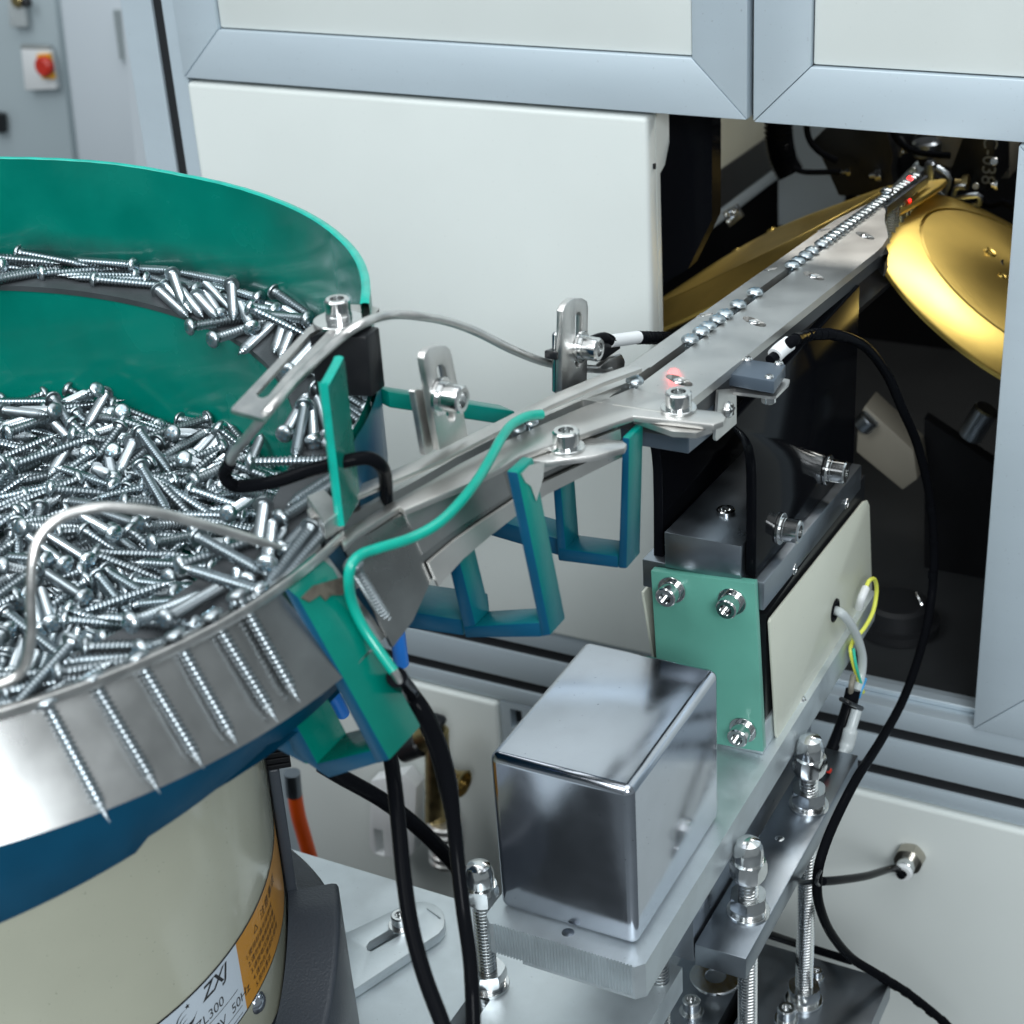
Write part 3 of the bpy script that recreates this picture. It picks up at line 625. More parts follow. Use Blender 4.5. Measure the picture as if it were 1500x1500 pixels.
b.prism([P_(1130, 906), P_(1266, 735), P_(1271, 733), P_(1274, 740), P_(1279, 905), P_(1275, 914), P_(1146, 1084), P_(1141, 1085), P_(1138, 1078), P_(1128, 912)], (-1.4, 0, 0)); b.bevel(0.4, 2)
cov = b.build('side_cover', 'cream2', lf)
b = MB(); b.prism([PX(943, 868, -297.5), PX(1040, 760, -297.5), PX(1060, 960, -297.5), PX(966, 985, -297.5), PX(960, 975, -297.5)], (-1.5, 0, 0)); b.bevel(0.4, 2).build('side_cover', 'cream2', lf, label='cream cover on the far side, seen edge on')
p = PX(1223, 894, -235.5); b = MB(); b.lathe([(0, 0.2), (4.6, 0.2), (5.4, 0.9), (6.4, 0.6), (6.6, -0.2)], p, (1, 0, 0), 28); b.build('grommet', 'rubber', cov)
put('cap_screw', PAN, cov, PX(1175, 1028, -235.5), (1, 0, 0), 0.95); put('cap_screw', PAN, cov, PX(1258, 903, -235.5), (1, 0, 0), 1.2)
b = MB(); b.box(-292, -238.4, 670, 826, -496, -436); b.build('magnet_coil', 'black', lf)
b = MB(); b.box(-296, -237.6, 664.5, 700, -513.4, -497.2); b.bevel(0.6, 2).build('base_block', 'alu', lf)
b = MB(); b.box(-296, -237.6, 790, 832, -513.4, -497.2); b.bevel(0.6, 2).build('base_block', 'alu', lf)

# straight screw track
def zt(y): return -298.0 - 0.097 * (y - 666)
NT = Vector((0, 0.097, 1)); OT = Vector((-271, 666, -298))
def PT(px, py, dz=0): return PN(px, py, OT + Vector((0, 0, dz)), NT)
tr = thing('screw_track', (-265, 780, -330), 'straight grey slotted steel track carrying a row of screws into the bay', 'track')
def lens(px, py, L=26, w=4.2, ax=(1.0, 0.52)):
    c = PT(px, py); u = (PT(px + 10 * ax[0], py + 10 * ax[1]) - c).normalized(); v = u.cross(NT).normalized(); out = []
    s = 1.0 / 3.2
    for k in range(14):
        a = 2 * math.pi * k / 14; out.append(c + u * (L * s * math.cos(a) * 1.0) + v * (w * s * math.sin(a)))
    return out
rp = [PT(1297, 309), PT(1296, 316), PT(1296, 325), PT(1299, 337), PT(1301, 347), PT(1293, 360)]
RS = [(995, 557), (1105, 471), (1192, 404), (1267, 345)]
b = MB(); outer = [Vector((-268.6, 572, zt(572)))] + [Vector((-242.2, 572, zt(572))), Vector((-242.2, 845, zt(845)))] + rp[::-1] + [Vector((-268.6, 945, zt(945)))]
b.plate(outer, [lens(x, y, 29, 11) for x, y in RS], NT.normalized() * -4)
b.build('right_plate', 'rail', tr, ang=25)
b = MB(); LS = [(1033, 461), (1129, 394), (1207, 337)]
b.plate([Vector((-273.4, 572, zt(572))), Vector((-283, 572, zt(572))), Vector((-283, 900, zt(900))), Vector((-276, 960, zt(960))), Vector((-275.8, 1034, zt(1034))), Vector((-273.4, 1034, zt(1034)))],
        [lens(x, y, 15, 5, (1, -0.2)) for x, y in LS], NT.normalized() * -4); b.build('left_plate', 'rail', tr, ang=25)
b = MB(); b.prism([Vector((-268.4, 945, zt(945) - .3)), Vector((-266.2, 945, zt(945) - .3)), Vector((-266.2, 1034, zt(1034) - .3)), Vector((-268.4, 1034, zt(1034) - .3))], (0, 0, -5)); b.build('end_rail', 'darksteel', tr)
for k, (x, y) in enumerate(RS + LS):
    c = PT(x, y, -0.9); b = MB(); b.lathe([(0, -0.5), (1.2, -0.5), (1.9, 0), (2.7, 0.15), (3.0, -0.3), (3.0, -3)], c, NT, 22); b.build('countersunk_screw', 'bright', tr)
b = MB(); b.prism([Vector((-268.0, 574, zt(574) - 4.2)), Vector((-243.0, 574, zt(574) - 4.2)), Vector((-243, 850, zt(850) - 4.2)), PT(1301, 372, -4.2), PT(1296, 383, -4.2), Vector((-262, 915, zt(915) - 4.2)), Vector((-268, 930, zt(930) - 4.2))], (0, 0, -7)); b.bevel(0.4, 1)
b.build('right_carrier', 'darkgrey', tr)
b = MB(); b.prism([Vector((-274.0, 574, zt(574) - 4.2)), Vector((-282, 574, zt(574) - 4.2)), Vector((-282, 900, zt(900) - 4.2)), Vector((-274, 930, zt(930) - 4.2))], (0, 0, -7)); b.build('left_carrier', 'darkgrey', tr)
b = MB(); b.prism([Vector((-280, 720, zt(720) - 46)), Vector((-260, 720, zt(720) - 46)), Vector((-260, 1000, zt(1000) - 46)), Vector((-280, 1000, zt(1000) - 46))], (0, 0, 3)); b.build('track_floor', 'black', tr)
b = MB(); f_ = [PX(1009, 606, -243.4), PX(1009, 665, -243.4), PX(1044, 636, -243.4), PX(1047, 585, -243.4)]
b.prism(f_, (-36, 0, 0)); b.bevel(0.4, 1); b.build('track_block', 'sensor', tr)

# red sensing beam spot on the track
lb_ = bpy.data.lights.new('sensor_beam', 'SPOT'); lb_.energy = 0.0045; lb_.spot_size = D2R(26); lb_.spot_blend = 1.0; lb_.color = (1, 0.03, 0.03); lb_.shadow_soft_size = 0.0015
lo_ = bpy.data.objects.new('sensor_beam', lb_); COL.objects.link(lo_); bp_ = PT(987, 550); vd_ = bp_.normalized(); rd_ = vd_ - NT.normalized() * (2 * vd_.dot(NT.normalized())); lo_.location = W(bp_ + rd_ * 22); lo_.rotation_euler = (-rd_).to_track_quat('-Z', 'Y').to_euler()

# sensor beside the track
zs = -297.5
sn = thing('sensor', PZ(1106, 545, zs), 'flat grey sensor box on a steel bracket right of the track', 'sensor')
b = MB(); b.prism([PZ(x, y, zs) for x, y in [(1061, 546), (1083, 524), (1151, 534), (1134, 559)]], (0, 0, -5.6)); b.bevel(0.35, 2); bd = b.build('housing', 'sensor', sn)
for (x, y) in [(1096, 527), (1141, 533), (1127, 553)]: put('cap_screw', PAN, bd, PZ(x, y, zs), (0, 0, 1), 0.62)
b = MB(); b.plate([PZ(x, y, zs - 7) for x, y in [(1048, 571), (1066, 557), (1090, 541), (1157, 556), (1155, 562), (1137, 580), (1130, 581)]], [], (0, 0, -1.3)); b.build('bracket', 'steel', sn)
b = MB(); p = [PX(x, y, -241.5) for x, y in [(1049, 571), (1075, 569), (1075, 620), (1046, 645), (1044, 642)]]; b.prism(p, (1.2, 0, 0)); b.build('bracket_leg', 'steel', sn)
put('cap_screw', PAN, sn, PX(1066, 600, -240.2), (1, 0, 0.1), 1.15)
cap_screw(sn, PZ(1126, 577, zs - 8.4), (0, 0, -1), 0.62, 0)
bd_p = PZ(1128, 528, zs - 2.6)
b = MB(); b.tube([bd_p, PZ(1140, 518, zs - 1.5), PZ(1150, 511, zs - .5)], 2.4, 14, 4); b.build('cable_gland', 'rubber', sn)
b = MB(); b.tube([PZ(1135, 521, zs - 1.7), PZ(1144, 512, zs - .5), PZ(1156, 503, zs + .8)], 3.5, 18, 4); b.build('white_marker', 'white', sn)

# ================================================================== BOWL FEEDER
BX, BY = -500.0, 420.0
def pol(r, t, z): return Vector((BX + r * math.cos(D2R(t)), BY + r * math.sin(D2R(t)), z))
def lin(t, tab):
    if t <= tab[0][0]: return tab[0][1]
    for (a, u), (c, v) in zip(tab, tab[1:]):
        if t <= c: return u + (v - u) * (t - a) / (c - a)
    return tab[-1][1]
RIM = [(6, -231.5), (12.4, -230), (12.5, -263), (26.9, -263), (27.0, -229), (28, -228), (51, -228), (69, -226.5), (88, -224), (100, -221), (116, -218), (200, -203)]
def ledz(t): return -296 + 0.22 * (max(-60, min(200, t)) + 10)
frange = lambda a, c, n: [a + (c - a) * i / n for i in range(n + 1)]
bowl = thing('feeder_bowl', (BX, BY, -352), 'round green vibratory feeder bowl, blue outside, full of screws', 'bowl')
# outer wall: inner green skin, outer overspray skin, bright worn lip
SEG = [frange(6, 12.4, 5), frange(12.5, 26.9, 8), frange(27.0, 200, 130)]
def wallr(t): return 186 + max(0, (14 - t)) * 0.45
b = MB()
for ts in SEG: b.grid(lambda t, v: pol(wallr(t) - 3.2, t, (ledz(t) - 3 if t > 12.45 else -285) * (1 - v) + (lin(t, RIM) - 0.4) * v), ts, frange(0, 1, 14))
wl = b.build('wall_lining', 'liner', bowl, ang=60)
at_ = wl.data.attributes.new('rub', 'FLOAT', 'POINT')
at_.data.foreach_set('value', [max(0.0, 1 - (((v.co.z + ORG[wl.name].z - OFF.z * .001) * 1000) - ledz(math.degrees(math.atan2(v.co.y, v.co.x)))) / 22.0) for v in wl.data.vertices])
b = MB()
for ts in SEG: b.grid(lambda t, v: pol(wallr(t), t, (-300 if t > 12.45 else -285) * (1 - v) + (lin(t, RIM) - 0.4) * v), ts, frange(0, 1, 6))
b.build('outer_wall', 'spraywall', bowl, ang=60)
b = MB()
for ts in (SEG[0], SEG[2]): b.grid(lambda t, v: pol(wallr(t) - 3.3 + 3.4 * v, t, lin(t, RIM) + 0.5 * math.sin(v * math.pi) - 0.4 + 0.12 * math.sin(t * 3.1) * math.sin(t * 1.7)), ts, frange(0, 1, 4))
b.build('rim', 'greenlip', bowl, ang=60)
b = MB(); b.grid(lambda z, v: pol(wallr(6) - 3.3 + 3.5 * v, 6 - 0.3 * math.sin(v * math.pi), z), frange(-285, -230.4, 14), frange(0, 1, 3)); b.build('wall_end', 'greenlip', bowl)
b = MB(); b.grid(lambda t, v: pol(wallr(t) + 0.25, t, -285 + 53.5 * v - max(0, 9 - t) * 1.2 * (v > .9)), frange(6, 12.5, 6), frange(0, 1, 8)); b.build('end_strip', 'green', bowl, ang=60)
# track ledge and step wall
tl = frange(-75, 200, 180)
b = MB(); b.grid(lambda t, v: pol(151 + 33.5 * v, t, ledz(t) - 3 * v), tl, frange(0, 1, 3), thick=lambda t, v: (0, 0, -2.5)); b.build('track_ledge', 'ledge', bowl, ang=60)
b = MB(); b.grid(lambda t, v: pol(152 - 0.5 * v, t, (ledz(t) - 2.5) * v + -346 * (1 - v)), frange(-180, 180, 160), frange(0, 1, 4)); b.build('step_wall', 'green', bowl, ang=60)
b = MB(); b.lathe([(0, -338.5), (120, -341.5), (153, -341.8)], (BX, BY, 0), (0, 0, 1), 96); b.build('bowl_floor', 'green', bowl, ang=60)
def blueb(t): return -347 + 0.56 * (t + 9) if t < -9 else -349 - 0.02 * t
b = MB(); b.grid(lambda t, v: pol(184.6 - 1.5 * (v < .01), t, -295.5 * v + (blueb(t) - (3.0 if t < -26 else 0)) * (1 - v)), frange(-120, 200, 200), [0, 0.02, .3, .6, 1]); b.build('body_band', 'blue', bowl, ang=60)
b = MB(); b.lathe([(0, -353), (150, -353), (184, -351)], (BX, BY, 0), (0, 0, 1), 96); b.build('underside', 'blue', bowl)
# flared steel band at the outlet side with its lip
CK = 0.6875
def cone(z): return 184.4 + (-290 - z) * CK
tb = frange(-120, 3.5, 110)
b = MB(); b.grid(lambda t, v: pol(cone(-289.5 - 32.5 * v) - 1.5, t, -289.5 - 32.5 * v), tb, frange(0, 1, 4), thick=lambda t, v: pol(1.5, t, 0) - pol(0, t, 0)); b.build('steel_band', 'bandsteel', bowl, ang=50)
b = MB(); b.grid(lambda t, v: pol(188.4, t, -286.8 - 3.6 * v), frange(-120, 6, 110), [0, 1], thick=lambda t, v: pol(1.2, t, 0) - pol(0, t, 0)); b.bevel(0.25, 2); b.build('band_lip', 'steel', bowl, ang=50)

# black mounting block, slotted plate and formed rod
b = MB(); b.prism([PZ(x, y, -238) for x, y in [(452, 492), (470, 478), (520, 472), (556, 479), (536, 494)]], (0, 0, -24)); b.bevel(0.8, 2)
mbk = b.build('mounting_block', 'black', bowl)
b = MB(); q = lambda L: [PZ(x, y, -236) for x, y in L]
b.plate(q([(339, 606), (341, 602), (449, 488), (468, 472), (480, 458), (500, 450), (540, 452), (556, 456), (548, 468), (470, 524), (386, 619)]),
        [q([(376, 582), (379, 587), (386, 589), (394, 585), (420, 553), (482, 489), (476, 482), (455, 494)])], (0, 0, 1.4)); b.build('slotted_plate', 'steel', bowl)
cap_screw(bowl, PZ(497, 469, -234.6), (0, 0, 1), 0.95, 2)
b = MB(); b.lathe([(3, 0), (3, 1.2), (9.2, 1.2), (9.4, 1.0), (9.4, 0)], PZ(496, 472, -234.5), (0, 0, 1), 36); b.build('wide_washer', 'bright', bowl)
fr = thing('formed_rod', PZ(500, 495, -231), 'long bent steel rod over the bowl outlet with a black sleeve at its lower end', 'rod')
b = MB(); b.tube([PZ(338, 676, -262), PZ(345, 662, -256), PZ(366, 636, -245), PZ(400, 594, -233), PZ(450, 540, -232.5), PZ(500, 494, -231), PZ(535, 472, -228), PX(575, 461, -327), PX(620, 464, -321), PX(660, 472, -317), PX(700, 487, -313), PX(750, 512, -309), PX(800, 531, -306), PX(850, 539, -303), PX(893, 542, -300)], 1.75, 16, 8); b.build('steel_wire', 'steel', fr, ang=60)
b = MB(); b.tube([PZ(337, 679, -263), PZ(329, 693, -268), PZ(335, 706, -272), PZ(352, 712, -275), PZ(400, 706, -272), PZ(450, 690, -268), PZ(500, 677, -264), PZ(537, 671, -264), PZ(556, 680, -268), PZ(564, 697, -276), PZ(566, 735, -292)], 2.5, 16, 8); b.build('black_sleeve', 'rubber', fr, ang=60)
gw = MB(); gw.tube([PZ(-25, 1010, -287), PZ(5, 1001, -286), PZ(28, 988, -284), PZ(40, 965, -279), PZ(46, 925, -270), PZ(45, 870, -258), PZ(47, 825, -249), PZ(57, 790, -243), PZ(80, 764, -239), PZ(112, 750, -238), PZ(160, 743, -239), PZ(230, 751, -245), PZ(300, 769, -255), PZ(370, 790, -266), PZ(413, 802, -273)], lambda t: 1.7 if t < .93 else 1.7 - (t - .93) * 14, 16, 8)
gw.build('guide_wire', 'steel', None, label='curved bare steel wire arching over the heap at the lower left', cat='wire', ang=60)

# ------------------------------------------------------------------ curved outlet chute
ch = thing('outlet_chute', (-300, 510, -330), 'curved twisting steel chute from the green bowl to the straight track', 'chute')
ZC_ = -289.0
SL = [(505, 765), (563, 735), (620, 704), (673, 673), (730, 644), (790, 618), (850, 592), (923, 563)]
S3 = [PZ(x, y, ZC_) for x, y in SL] + [Vector((-271, 620, ZC_ - 4))]
q = lambda L, z: [PZ(x, y, z) for x, y in L]
b = MB(); b.prism(q([(497, 783), (508, 774), (563, 741), (620, 710), (673, 679), (730, 650), (790, 623), (850, 597), (905, 577), (926, 568), (981, 579), (1018, 599), (1056, 603), (1063, 611), (1060, 617), (1045, 622), (928, 609), (845, 638), (760, 668), (735, 684), (690, 706), (592, 747), (585, 741), (522, 783), (503, 800)], ZC_), (0, 0, -2.6)); b.bevel(0.4, 2)
b.build('front_plate', 'rail', ch)
b = MB(); b.prism(q([(761, 672), (800, 652), (850, 640), (912, 645), (918, 650), (915, 656), (871, 667), (800, 676)], ZC_ - 2.9), (0, 0, -2.6)); b.bevel(0.4, 2); lug = b.build('lug', 'steel', ch)
cap_screw(ch, PZ(830, 657, ZC_ - 2.8), (0, 0, 1), 1.05, 1); cap_screw(ch, PZ(994, 600, ZC_ + .1), (0, 0, 1), 1.05, 1)
b = MB(); b.prism(q([(928, 612), (1044, 626), (1020, 634), (985, 632)], ZC_ - 2.9), (0, 0, -2.4)); b.build('lug', 'steel', ch)
b = MB(); b.prism(q([(450, 753), (500, 728), (560, 703), (640, 667), (720, 628), (800, 588), (880, 555), (932, 538), (941, 546), (885, 566), (805, 601), (725, 641), (645, 682), (565, 716), (505, 742), (456, 765)], -284.5), (0, 0, 2)); b.bevel(0.35, 2); b.build('hold_down_strip', 'rail', ch)
b = MB(); b.prism(q([(452, 752), (478, 741), (506, 772), (478, 792)], -287), (0, 0, 7)); b.bevel(0.3, 1); b.build('end_clamp', 'steel', ch)
def ribbon(pts, off, wid, ztop, zdrop, nm, mt):
    n = len(pts); b = MB(); A = []
    for i, p in enumerate(pts):
        t = (pts[min(i + 1, n - 1)] - pts[max(i - 1, 0)]); t.z = 0; t.normalize(); nr = Vector((t.y, -t.x, 0))
        A.append((p + nr * off, nr))
    b.grid(lambda i, v: A[int(i)][0] + Vector((0, 0, ztop - zdrop * v)), list(range(n)), [0, 1], thick=lambda i, v: A[int(i)][1] * -wid); b.build(nm, mt, ch)
ribbon(S3, -2.3, 2.2, 0, 30, 'inner_rail', 'rail')
# outer side sheet, leaning less and less towards the straight track
TOPL = [(503, 801), (545, 779), (592, 752), (640, 732), (690, 710), (735, 690), (780, 668), (845, 642), (900, 622)]
def lean(y): return max(3.0, 21 - (y - 440) * 0.145)
T3 = [PZ(x, y, ZC_ - 2.8) for x, y in TOPL]
def side(i, v, dx=0.0):
    p = T3[int(i)]; o = Vector((0.95, -0.3, 0)); k_ = [33, 30, 23, 19, 16.5, 14.5, 13.5, 13, 12][int(i)]; return p + o * (lean(p.y) * v * k_ / 33 + dx) + Vector((0, 0, -k_ * v))
b = MB(); b.grid(side, list(range(len(T3))), [0, 0.5, 1], thick=lambda i, v: (-1.6, 0.5, 0)); b.build('side_sheet', 'sidesteel', ch)
b = MB(); b.grid(lambda i, v: side(i, 0.72 + 0.36 * v, 1.2), list(range(2, len(T3))), [0, 1], thick=lambda i, v: (1.2, -0.35, 0)); b.build('lower_strip', 'rail', ch)
b = MB(); b.grid(lambda i, v: side(i, v * 0.62, 0.3), [2, 3, 4, 5], [0, 0.5, 1], thick=lambda i, v: (0.35, -0.1, 0)); b.build('cover_sheet', 'bandsteel', ch)
b = MB(); b.grid(lambda i, v: side(i, v * 0.45, 1.2), [6, 7, 8], [0.2, 1], thick=lambda i, v: (1.6, -0.4, 0)); b.build('cover_sheet', 'steel', ch)

# slotted uprights with clamp screws
def upright(face, slot_, x, label):
    t = thing('slotted_upright', PX(face[-1][0], face[-1][1], x), label, 'bracket', 'slotted uprights on the chute')
    b = MB(); b.plate([PX(a, c, x) for a, c in face], [[PX(a, c, x) for a, c in slot_]], (-3, 0, 0)); b.bevel(0.35, 2); b.build('slotted_plate', 'steel', t)
    return t
u1 = upright([(621, 526), (623, 517), (629, 510), (638, 507), (652, 506), (659, 511), (662, 520), (686, 638), (644, 660)], [(640, 541), (642, 535), (648, 534), (652, 539), (667, 610), (666, 616), (660, 618), (656, 613)], -300, 'left slotted upright with a cap screw, beside the green wire')
cap_screw(u1, PX(645, 580, -299.9), (1, 0, -0.02), 1.05, 2)
b = MB(); b.prism([PX(x, y, -304.5) for x, y in [(607, 573), (611, 570), (628, 571), (662, 640), (624, 668)]], (-2.6, 0, 0)); b.bevel(.3, 1).build('backing_plate', 'steel', u1)
u2 = upright([(825, 456), (828, 448), (834, 441), (842, 437), (853, 437), (860, 441), (862, 450), (860, 560), (823, 575)], [(843, 464), (845, 458), (850, 457), (853, 462), (852, 530), (850, 537), (845, 538), (842, 532)], -297, 'right slotted upright with a cap screw, beside the black sensor')
cap_screw(u2, PX(850, 508, -296.9), (1, 0, -0.02), 1.0, 2)
b = MB(); b.cyl(PX(816, 575, -301), PX(816, 486, -301), 2.1, 18, 0.9); b.build('post', 'bright', u2)
# small sensor behind the right upright
s2 = thing('sensor', PX(885, 505, -300), 'small black sensor with a white cable marker behind the right slotted upright', 'sensor')
b = MB(); b.prism([PX(x, y, -305) for x, y in [(797, 513), (812, 508), (888, 498), (892, 508), (866, 526), (797, 525)]], (6, 0, 0)); b.bevel(.6, 2).build('housing', 'black', s2)
b = MB(); b.tube([PX(868, 500, -303), PX(884, 495, -301), PX(896, 500, -300)], 2.6, 14, 4); b.build('cable_gland', 'rubber', s2)
b = MB(); b.tube([PX(892, 500, -300.5), PX(914, 497, -299), PX(935, 494, -297)], 2.9, 18, 4); b.build('white_marker', 'white', s2)
b = MB(); b.tube([PX(934, 494.5, -297), PX(955, 495, -296), PX(985, 497, -295), PX(1010, 510, -294)], lambda t: 2.9 + 0.25 * math.sin(t * 90), 14, 16); b.build('wrapped_cable', 'rubber', s2)
b = MB(); b.prism([PX(x, y, -303) for x, y in [(866, 537), (880, 524), (900, 517), (905, 526), (904, 538), (885, 547)]], (4, 0, 0)); b.bevel(1.2, 2).build('clamp_tab', 'steel', s2)

# U shaped frames and bars that hold the chute
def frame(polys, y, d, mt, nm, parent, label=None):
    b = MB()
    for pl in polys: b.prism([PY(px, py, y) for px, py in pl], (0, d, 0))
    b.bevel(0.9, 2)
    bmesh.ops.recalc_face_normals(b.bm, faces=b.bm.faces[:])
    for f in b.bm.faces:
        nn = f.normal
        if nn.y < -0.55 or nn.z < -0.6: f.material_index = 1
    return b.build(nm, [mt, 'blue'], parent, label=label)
hf = thing('chute_support', PY(540, 1110, 405), 'twisted green and blue welded frame below the chute', 'frame')
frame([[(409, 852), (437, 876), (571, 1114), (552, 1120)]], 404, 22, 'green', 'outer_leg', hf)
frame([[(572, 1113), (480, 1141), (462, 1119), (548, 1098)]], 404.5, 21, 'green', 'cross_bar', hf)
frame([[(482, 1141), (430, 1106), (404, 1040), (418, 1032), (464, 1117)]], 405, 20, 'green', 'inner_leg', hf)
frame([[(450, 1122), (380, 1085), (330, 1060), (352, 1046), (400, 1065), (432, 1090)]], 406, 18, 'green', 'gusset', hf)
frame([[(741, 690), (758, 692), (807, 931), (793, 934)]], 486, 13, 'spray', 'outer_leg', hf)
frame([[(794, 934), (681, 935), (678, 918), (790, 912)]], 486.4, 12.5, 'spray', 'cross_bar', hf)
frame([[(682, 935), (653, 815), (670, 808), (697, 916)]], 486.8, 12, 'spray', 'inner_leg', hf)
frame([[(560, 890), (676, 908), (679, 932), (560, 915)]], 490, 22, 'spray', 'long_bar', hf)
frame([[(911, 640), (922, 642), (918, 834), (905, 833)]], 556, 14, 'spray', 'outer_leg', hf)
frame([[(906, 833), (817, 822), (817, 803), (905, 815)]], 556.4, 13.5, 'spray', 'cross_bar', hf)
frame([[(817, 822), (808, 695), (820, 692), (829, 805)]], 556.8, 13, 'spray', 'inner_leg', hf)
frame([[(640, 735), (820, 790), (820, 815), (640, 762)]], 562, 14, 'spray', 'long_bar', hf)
def weld(poly, a, c, y, mt):
    A_, C_ = PY(*a, y), PY(*c, y); nn = (C_ - A_).cross(Vector((0, 1, 0))).normalized()
    if nn.x < 0: nn = -nn
    q_ = MB(); q_.prism([PN(px, py, A_ + nn * 0.05, nn) for px, py in poly], nn * 0.5); q_.build('weld', mt, hf)
weld([(440, 876), (458, 858), (500, 846), (512, 856), (500, 872), (484, 872), (476, 880), (468, 872), (452, 882)], (437, 876), (571, 1114), 404, 'scorch')
weld([(762, 694), (774, 682), (796, 676), (794, 700), (784, 734), (776, 712), (768, 706)], (758, 692), (807, 931), 486, 'steel')
b = MB(); p0 = PY(560, 592, 521); p1 = PY(745, 620, 578); dv = (p1 - p0); sd = dv.cross(Vector((0, 0, 1))).normalized() * 5
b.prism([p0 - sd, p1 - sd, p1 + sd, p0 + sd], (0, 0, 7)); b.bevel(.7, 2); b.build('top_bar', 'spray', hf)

# green wire lying over the chute
w = thing('green_wire', PZ(735, 640, -280), 'thick green enamelled wire curling over the chute and down its side', 'wire')
GP = [PZ(793, 607, -283.5), PZ(772, 610, -281.5), PZ(750, 622, -280.5), PZ(735, 641, -281), PZ(718, 672, -283), PZ(700, 702, -285), PZ(672, 738, -287), PZ(640, 768, -289), PZ(600, 789, -290), PZ(555, 803, -288.5), PZ(530, 812, -288), PZ(516, 826, -289), PZ(511, 848, -294), PZ(515, 880, -303), PZ(530, 915, -312), PZ(553, 950, -320), PZ(577, 984, -327)]
b = MB(); b.tube(GP, 1.95, 16, 8); b.build('green_coat', 'greenwire', w, ang=60)
b = MB(); b.tube([GP[-1] - Vector((.3, .2, -.8)), PZ(586, 999, -331)], 1.75, 14, 1); b.build('bare_end', 'steel', w)
H2 = [PZ(581, 992, -329), PD(598, 1015, 628), PD(620, 1046, 632), PD(640, 1090, 637), PD(654, 1140, 640), PD(664, 1200, 642), PD(670, 1260, 642), PD(678, 1330, 640), PD(688, 1400, 636), PD(692, 1460, 632), PD(694, 1520, 630)]
b = MB(); b.tube(H2, lambda t: 3.7 if t < .42 else (3.7 - (t - .42) * 12 if t < .5 else 2.75), 16, 8); b.build('black_hose', 'rubber', None, label='black hose with a thick sleeve running down from the green wire', cat='hose', ang=60)
H1 = [PD(560, 1060, 655), PD(572, 1110, 648), PD(579, 1160, 640), PD(585, 1220, 634), PD(592, 1290, 628), PD(603, 1360, 622), PD(622, 1430, 616), PD(648, 1500, 610), PD(660, 1540, 606)]
b = MB(); b.tube(H1, 2.95, 16, 8); b.build('black_hose', 'rubber', None, label='black hose dropping from under the green leg to the bottom edge', cat='hose', ang=60)
b = MB(); b.tube([PY(470, 1120, 610), PY(500, 1138, 615), PY(560, 1172, 630), PY(612, 1212, 645), PY(662, 1262, 660), PY(690, 1300, 670)], 4.4, 16, 8); b.build('black_hose', 'rubber', None, label='black hose slanting behind the two hanging hoses', cat='hose', ang=60)
b = MB(); b.tube([PZ(582, 925, -345), PZ(588, 972, -362)], 3.0, 14, 1); b.build('blue_sleeve', 'blueplastic', None, label='blue plastic sleeve below the last hanging screw', cat='sleeve')
b = MB(); b.tube([PY(478, 1005, 520), PY(492, 1025, 525), PY(502, 1045, 530)], 3.2, 14, 3); b.build('blue_sleeve', 'blueplastic', None, label='blue plastic sleeve seen through the green frame', cat='sleeve')

# ------------------------------------------------------------------ drum drive
dr = thing('bowl_drive', (BX, BY, ZB), 'cream drum drive under the bowl on a dark grey cast base', 'drive unit')
b = MB(); b.lathe([(60, -356), (116, -356), (118.6, -358), (118.8, -362), (118.8, -549), (117.5, -552), (60, -552)], (BX, BY, 0), (0, 0, 1), 128); dm = b.build('drum', 'drum', dr, ang=50)
b = MB(); b.lathe([(40, -553), (141, -553), (143.5, -556), (144.5, -604.8), (40, -604.8)], (BX, BY, 0), (0, 0, 1), 120); b.build('cast_base', 'cast', dr)
def sector(r0, r1, t0, t1, z0, z1, nm, mt, bev=2):
    b = MB(); n = 18
    pts = [pol(r1, t0 + (t1 - t0) * i / n, z1) for i in range(n + 1)] + [pol(r0, t1 - (t1 - t0) * i / n, z1) for i in range(n + 1)]
    b.prism(pts, (0, 0, z0 - z1)); b.bevel(bev, 2); return b.build(nm, mt, dr, ang=50)
b = MB(); sm = lambda x: max(0, min(1, x)) ** 2 * (3 - 2 * max(0, min(1, x)))
def ftop(t): return -554.5 + 31.5 * sm((t - 4) / 30)
b.grid(lambda t, k: (pol(120, t, -560), pol(120, t, ftop(t)), pol(140.5, t, ftop(t)), pol(142.6, t, ftop(t) - 0.7), pol(143.4, t, ftop(t) - 2.6), pol(143.9, t, -575))[int(k)], frange(0, 38.5, 30), [0, 1, 2, 3, 4, 5])
e_ = [pol(120, 38.5, -575), pol(120, 38.5, ftop(38.5)), pol(140.5, 38.5, ftop(38.5)), pol(142.6, 38.5, ftop(38.5) - 0.7), pol(143.4, 38.5, ftop(38.5) - 2.6), pol(143.9, 38.5, -575)]
b.bm.faces.new([b.bm.verts.new(v) for v in e_]); b.build('foot', 'cast', dr, ang=50)
sector(119.6, 124.6, 38.6, 47, -553, -455, 'spring_arm', 'cast', 1)
for k in range(6): sector(119.4, 130, 38, 56, -438 - k * 3.2, -435.6 - k * 3.2, 'leaf_spring', 'dark', .3)
